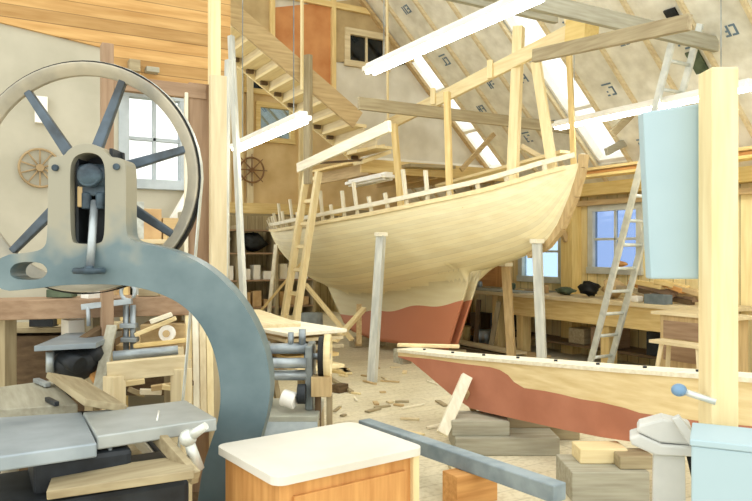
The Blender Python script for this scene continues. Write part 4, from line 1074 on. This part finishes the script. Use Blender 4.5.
# heap of black cloth, tools, boxes on the bench
def lump(name, label, cat, c, r, sc, m, jit=.25):
    o = MB().ball((0,0,r*sc[2]*.8), r, sc, 12, jit).build(name, m, bev=0); o.location = c; return tag(o, label, cat)
lump('black_jacket', 'heap of black cloth on the workbench left of the aluminium ladder', 'cloth', on_bench(589, 7.7), .13, (1.1,1.2,.75), BLACK)
lump('green_rag', 'dark green rag on the workbench between the windows', 'rag', on_bench(565, 7.7), .12, (1,1.3,.45), GREEN)
lump('brown_bag', 'tan canvas bag on the workbench behind the ladder', 'bag', on_bench(614, 7.7), .15, (1,1,.85), wood('tan','x'))
lump('orange_cap', 'small orange bundle on the window sill behind the ladder', 'bundle', Vector((8.1, px_x(620,272,8.1).y, 1.36)), .07, (1,1.8,.6), wood('orange','x'), .1)
boxes('grey_toolbox', 'small grey toolbox at the front of the workbench', 'toolbox', on_bench(658, 7.45), (.16,.3,.12), mat('tool_grey',(120,132,136),(96,108,112)))
boxes('white_pot', 'white paint pot on the workbench beside the ladder', 'pot', on_bench(637, 7.5), (.12,.12,.08), WHITE, bev=.02)
for k in range(16):
    px = 642 + k*4.2; q = on_bench(px, 7.6+.03*(k % 5), zt+.03+.035*(k % 6))
    L = rnd.uniform(.25,.6); a_ = rnd.uniform(-.5,.5)
    kdx = rnd.choice(['pine','tan','orange','cream','dark','old','brown'])
    board('bench_offcut', q, q + Vector((math.sin(a_)*L*.4, math.cos(a_)*L, rnd.uniform(0,.12))), .09, .06, kdx, 'wood offcut in the heap on the workbench behind the blue board', 'offcut', 'offcuts heaped on the workbench')
for k in range(7):
    px = 480+k*11; q = on_bench(px, 7.8)
    if k % 3 == 0: tag(MB().lathe([(.001,0),(.045,0),(.045,.1),(.03,.13),(.001,.13)], q, n=14).build('paint_tin', [STEEL, GREEN, CARD][k//3 % 3], bev=0), ['shiny','green','brown'][k//3] + ' tin on the workbench beyond the red keel', 'tin')
    else: board('bench_offcut', q + Vector((0,0,.02)), q + Vector((.05,.4,.02)), .06, .04, rnd.choice(['pine','tan','old']), 'wood offcut on the workbench behind the bow props', 'offcut', 'offcuts behind the bow props')
# grey sheet lying over the far part of the bench
boxes('grey_sheet', 'grey sheet of board covering the worktop below the left window of the bench wall', 'sheet', (7.75, 9.6, zt), (.8,2.6,.02), mat('grey_sheet',(168,168,150),(146,146,130)))
# under the bench: dark crates, buckets, planks
for k, (y, d, m, nm, lab) in enumerate([(5.9,(.35,.5,.3),DARK,'crate','black crate under the workbench behind the small stool'), (6.9,(.35,.4,.28),wood('brown','x'),'crate','brown crate under the workbench behind the ladder foot'), (7.4,(.3,.3,.22),wood('old','x'),'crate','old crate under the workbench left of the ladder'),
                                       (9.2,(.3,.3,.3),DARK,'crate','black crate under the bench by the bow post'), (9.8,(.25,.3,.26),wood('dark','z'),'crate','dark wooden crate under the bench beyond the bow post'), (10.6,(.3,.35,.3),GREEN,'crate','green crate under the far bench')]):
    boxes(nm, lab, 'crate', (7.8, y, .2405), d, m)
for k, (y, m, lab) in enumerate([(10.15, wood('yellow','z'), 'yellow tub'), (10.9, WHITE, 'white tub'), (9.5, STEEL, 'steel tub')]):
    tag(MB().lathe([(.001,0),(.1,0),(.13,.26),(.12,.26),(.09,.02),(.001,.02)], (7.55 if k != 2 else 7.5, y-.2, 0), n=18).build('bucket', m, bev=0), lab + ' standing under the workbench', 'bucket')
for k in range(5):
    y = 8.9+k*.42; board('leaning_offcut', (7.28+.02*k, y, .0), (7.34, y+rnd.uniform(-.3,.3), .78), .08, .03, ['old','dark','tan','white','old'][k], ['old board leaning nearest the bow post against the bench','dark board second from the bow post against the bench','tan board third from the bow post against the bench','pale board fourth from the bow post against the bench','weathered board furthest from the bow post against the bench'][k], 'board', 'boards leaning on the bench front')
# lumber lying on the floor along the bench
for k, (x, y0, y1, z, kdx, lab) in enumerate([(6.95,7.3,12,.0,'old','wide old plank on the floor along the workbench'), (7.1,7.6,11.4,.031,'tan','tan plank on top of the wide old plank by the bench'), (6.6,8.3,12.5,.0,'dark','dark plank on the floor next to the keel of the sailboat'), (6.9,7.9,11,.062,'pale','pale plank topmost of the floor planks by the bench')]):
    tag(MB().bounds((x, y0, z), (x+.26, y1, z+.03)).build('floor_plank', wood(kdx,'y'), bev=.004), lab, 'plank')
# lumber rack over the window wall
for k, (dx, dz, kdx, lab) in enumerate([(0,0,'yellow','lowest'),(.02,.045,'orange','middle'),(-.03,.09,'pine','topmost')]):
    tag(MB().bounds((7.5+dx, 4.2, 2.63+dz), (7.72+dx, 7.6, 2.67+dz)).build('rack_board', wood(kdx,'y'), bev=.004), lab + ' of the yellow boards stored above the blue window', 'board', 'boards stored above the blue window')
# brown cabinet and small stool near the blue board
st_ = thing('sawhorse_stool', 'pale wooden stool with splayed legs beside the brown cabinet', 'stool', (6.9, 4.62, 0))
sc0 = px_x(683, 344, 6.6)
st_.location = (sc0.x, sc0.y, 0)
MB().box((sc0.x, sc0.y, sc0.z), (.22,.7,.035)).build('seat', wood('pale','y'), st_, world=True)
for sx in (-1,1):
    for sy in (-1,1): MB().beam((sc0.x+sx*.12, sc0.y+sy*.3, 0), (sc0.x+sx*.06, sc0.y+sy*.22, sc0.z-.01), .045, .04).build('leg', wood('pale','z'), st_, world=True)
MB().box((sc0.x, sc0.y, .22), (.03,.46,.04)).build('stretcher', wood('old','y'), st_, world=True)
q = px_x(703, 306, 7.1)
bc = thing('brown_cabinet', 'brown wooden cabinet with light top at the near end of the workbench', 'cabinet', (q.x, q.y, 0))
MB().box((q.x, q.y, .43), (.42,.8,.86)).build('body', wood('tan','z'), bc, world=True)
MB().box((q.x, q.y, .88), (.5,1.0,.035)).build('top', wood('pale','y'), bc, world=True)
for dz in (.7, .45): MB().box((q.x-.215, q.y, dz), (.015,.7,.2)).build('drawer', wood('brown','y'), bc, world=True)

# ================= SHELVES UNDER THE FAR LOFT =================
sh = thing('storage_shelves', 'open storage shelves against the back wall beyond the sailboat', 'shelves', (5.7, 16.2, 0))
for z in (.25, .9, 1.55, 2.1): MB().bounds((4.5,15.9,z-.04),(7.4,16.5,z)).build('shelf', wood('brown','x'), sh, world=True)
for x in (4.5, 5.45, 6.4, 7.4): MB().bounds((x-.04,15.88,0),(x+.04,16.5,2.2)).build('upright', wood('old','z'), sh, world=True)
k = 0
for z, lv_ in ((.25,'bottom'), (.9,'middle')):
    for i in range(9):
        x = 4.5 + .96*(i//3) + (.2, .48, .76)[i % 3]; m = [CARD, DARK, CLOTH, wood('rust','x'), GREEN, WHITE, wood('old','x'), SLATE][(k*5+i*3) % 8]; k += 1
        o = boxes('shelf_box', 'box on the %s shelf at the back wall' % lv_, 'box', (x, 16.15, z), (rnd.uniform(.16,.24), .3, rnd.uniform(.14,.4)), m); o['group'] = 'boxes on the back shelves, %s row' % lv_
for k in range(6):
    q = px_y(236+k*9, 238, 15.0); q.z = 1.0
    
lump('tarp_heap', 'crumpled grey and black tarpaulin on the upper back shelf', 'tarpaulin', Vector((4.95, 16.15, 1.56)), .26, (1.3,.8,.8), CLOTH)
lump('black_bag', 'crumpled black bag beside the tarpaulin on the upper back shelf', 'bag', Vector((5.9, 16.15, 1.56)), .26, (1.3,.8,.8), DARK)
# grey barrel behind the wooden ladder
tag(MB().lathe([(.001,0),(.17,0),(.18,.3),(.17,.6),(.001,.6)], pt(312, 322, 11.2).xy.to_3d(), n=20).build('grey_drum', mat('drum_grey',(150,160,160),(120,130,132)), bev=0), 'grey drum on the floor behind the wooden ladder', 'drum')

# ================= FLOOR LITTER =================
for k in range(40):
    px, py = rnd.uniform(330, 450), rnd.uniform(360, 440); A = px_z(px, py, .012)
    if (A-Vector((BX, A.y, .012))).length < .4: continue
    a_ = rnd.uniform(0, 3.1); L = rnd.uniform(.06, .3)
    board('floor_scrap', A, A + Vector((math.cos(a_)*L, math.sin(a_)*L, 0)), rnd.uniform(.02,.06), .018, rnd.choice(['cream','pale','white','tan','old']), 'wood scrap lying on the sawdust floor in front of the sailboat', 'scrap', 'scraps on the sawdust floor', bev=.002)
board('floor_lath', px_z(330, 378, .02), px_z(352, 392, .02), .05, .03, 'old', 'dark narrow lath on the floor beside the planer', 'lath')
boxes('dark_offcut', 'dark square offcut on the floor right of the planer', 'offcut', px_z(340, 392, .0), (.16,.12,.09), wood('dark','x'), .4)

for k, (px, py, Y, w_, h, m, lab) in enumerate([(44,346,4.7,.16,.12,DARK,'black tool case on the dark counter at the left edge'), (104,338,4.7,.1,.1,wood('tan','x'),'tan block on the dark counter behind the flat iron table'),
        (150,296,4.5,.12,.05,wood('old','x'),'old wooden block on the right half of the heavy brown beam'), (62,297,4.42,.16,.05,GREEN,'green tin on the left half of the heavy brown beam')]):
    q = pt(px, py, Y); z_ = q.z
    boxes('bench_block', lab, 'block', (q.x, q.y, z_ if k > 1 else yrow(326, 4.9)+.02), (w_, .09, h), m, RZ)
for k in range(9):
    px = 118 + k*8; A = pt(px, 412, 3.6+.05*k); A.z = .02
    board('floor_offcut', A, A + Vector((rnd.uniform(-.3,.3), rnd.uniform(.2,.5), 0)), .08, .03, ['cream','white','tan','pale','old','cream','white','pine','dark'][k], 'offcut on the floor under the roller bench', 'offcut', 'offcuts under the roller bench')
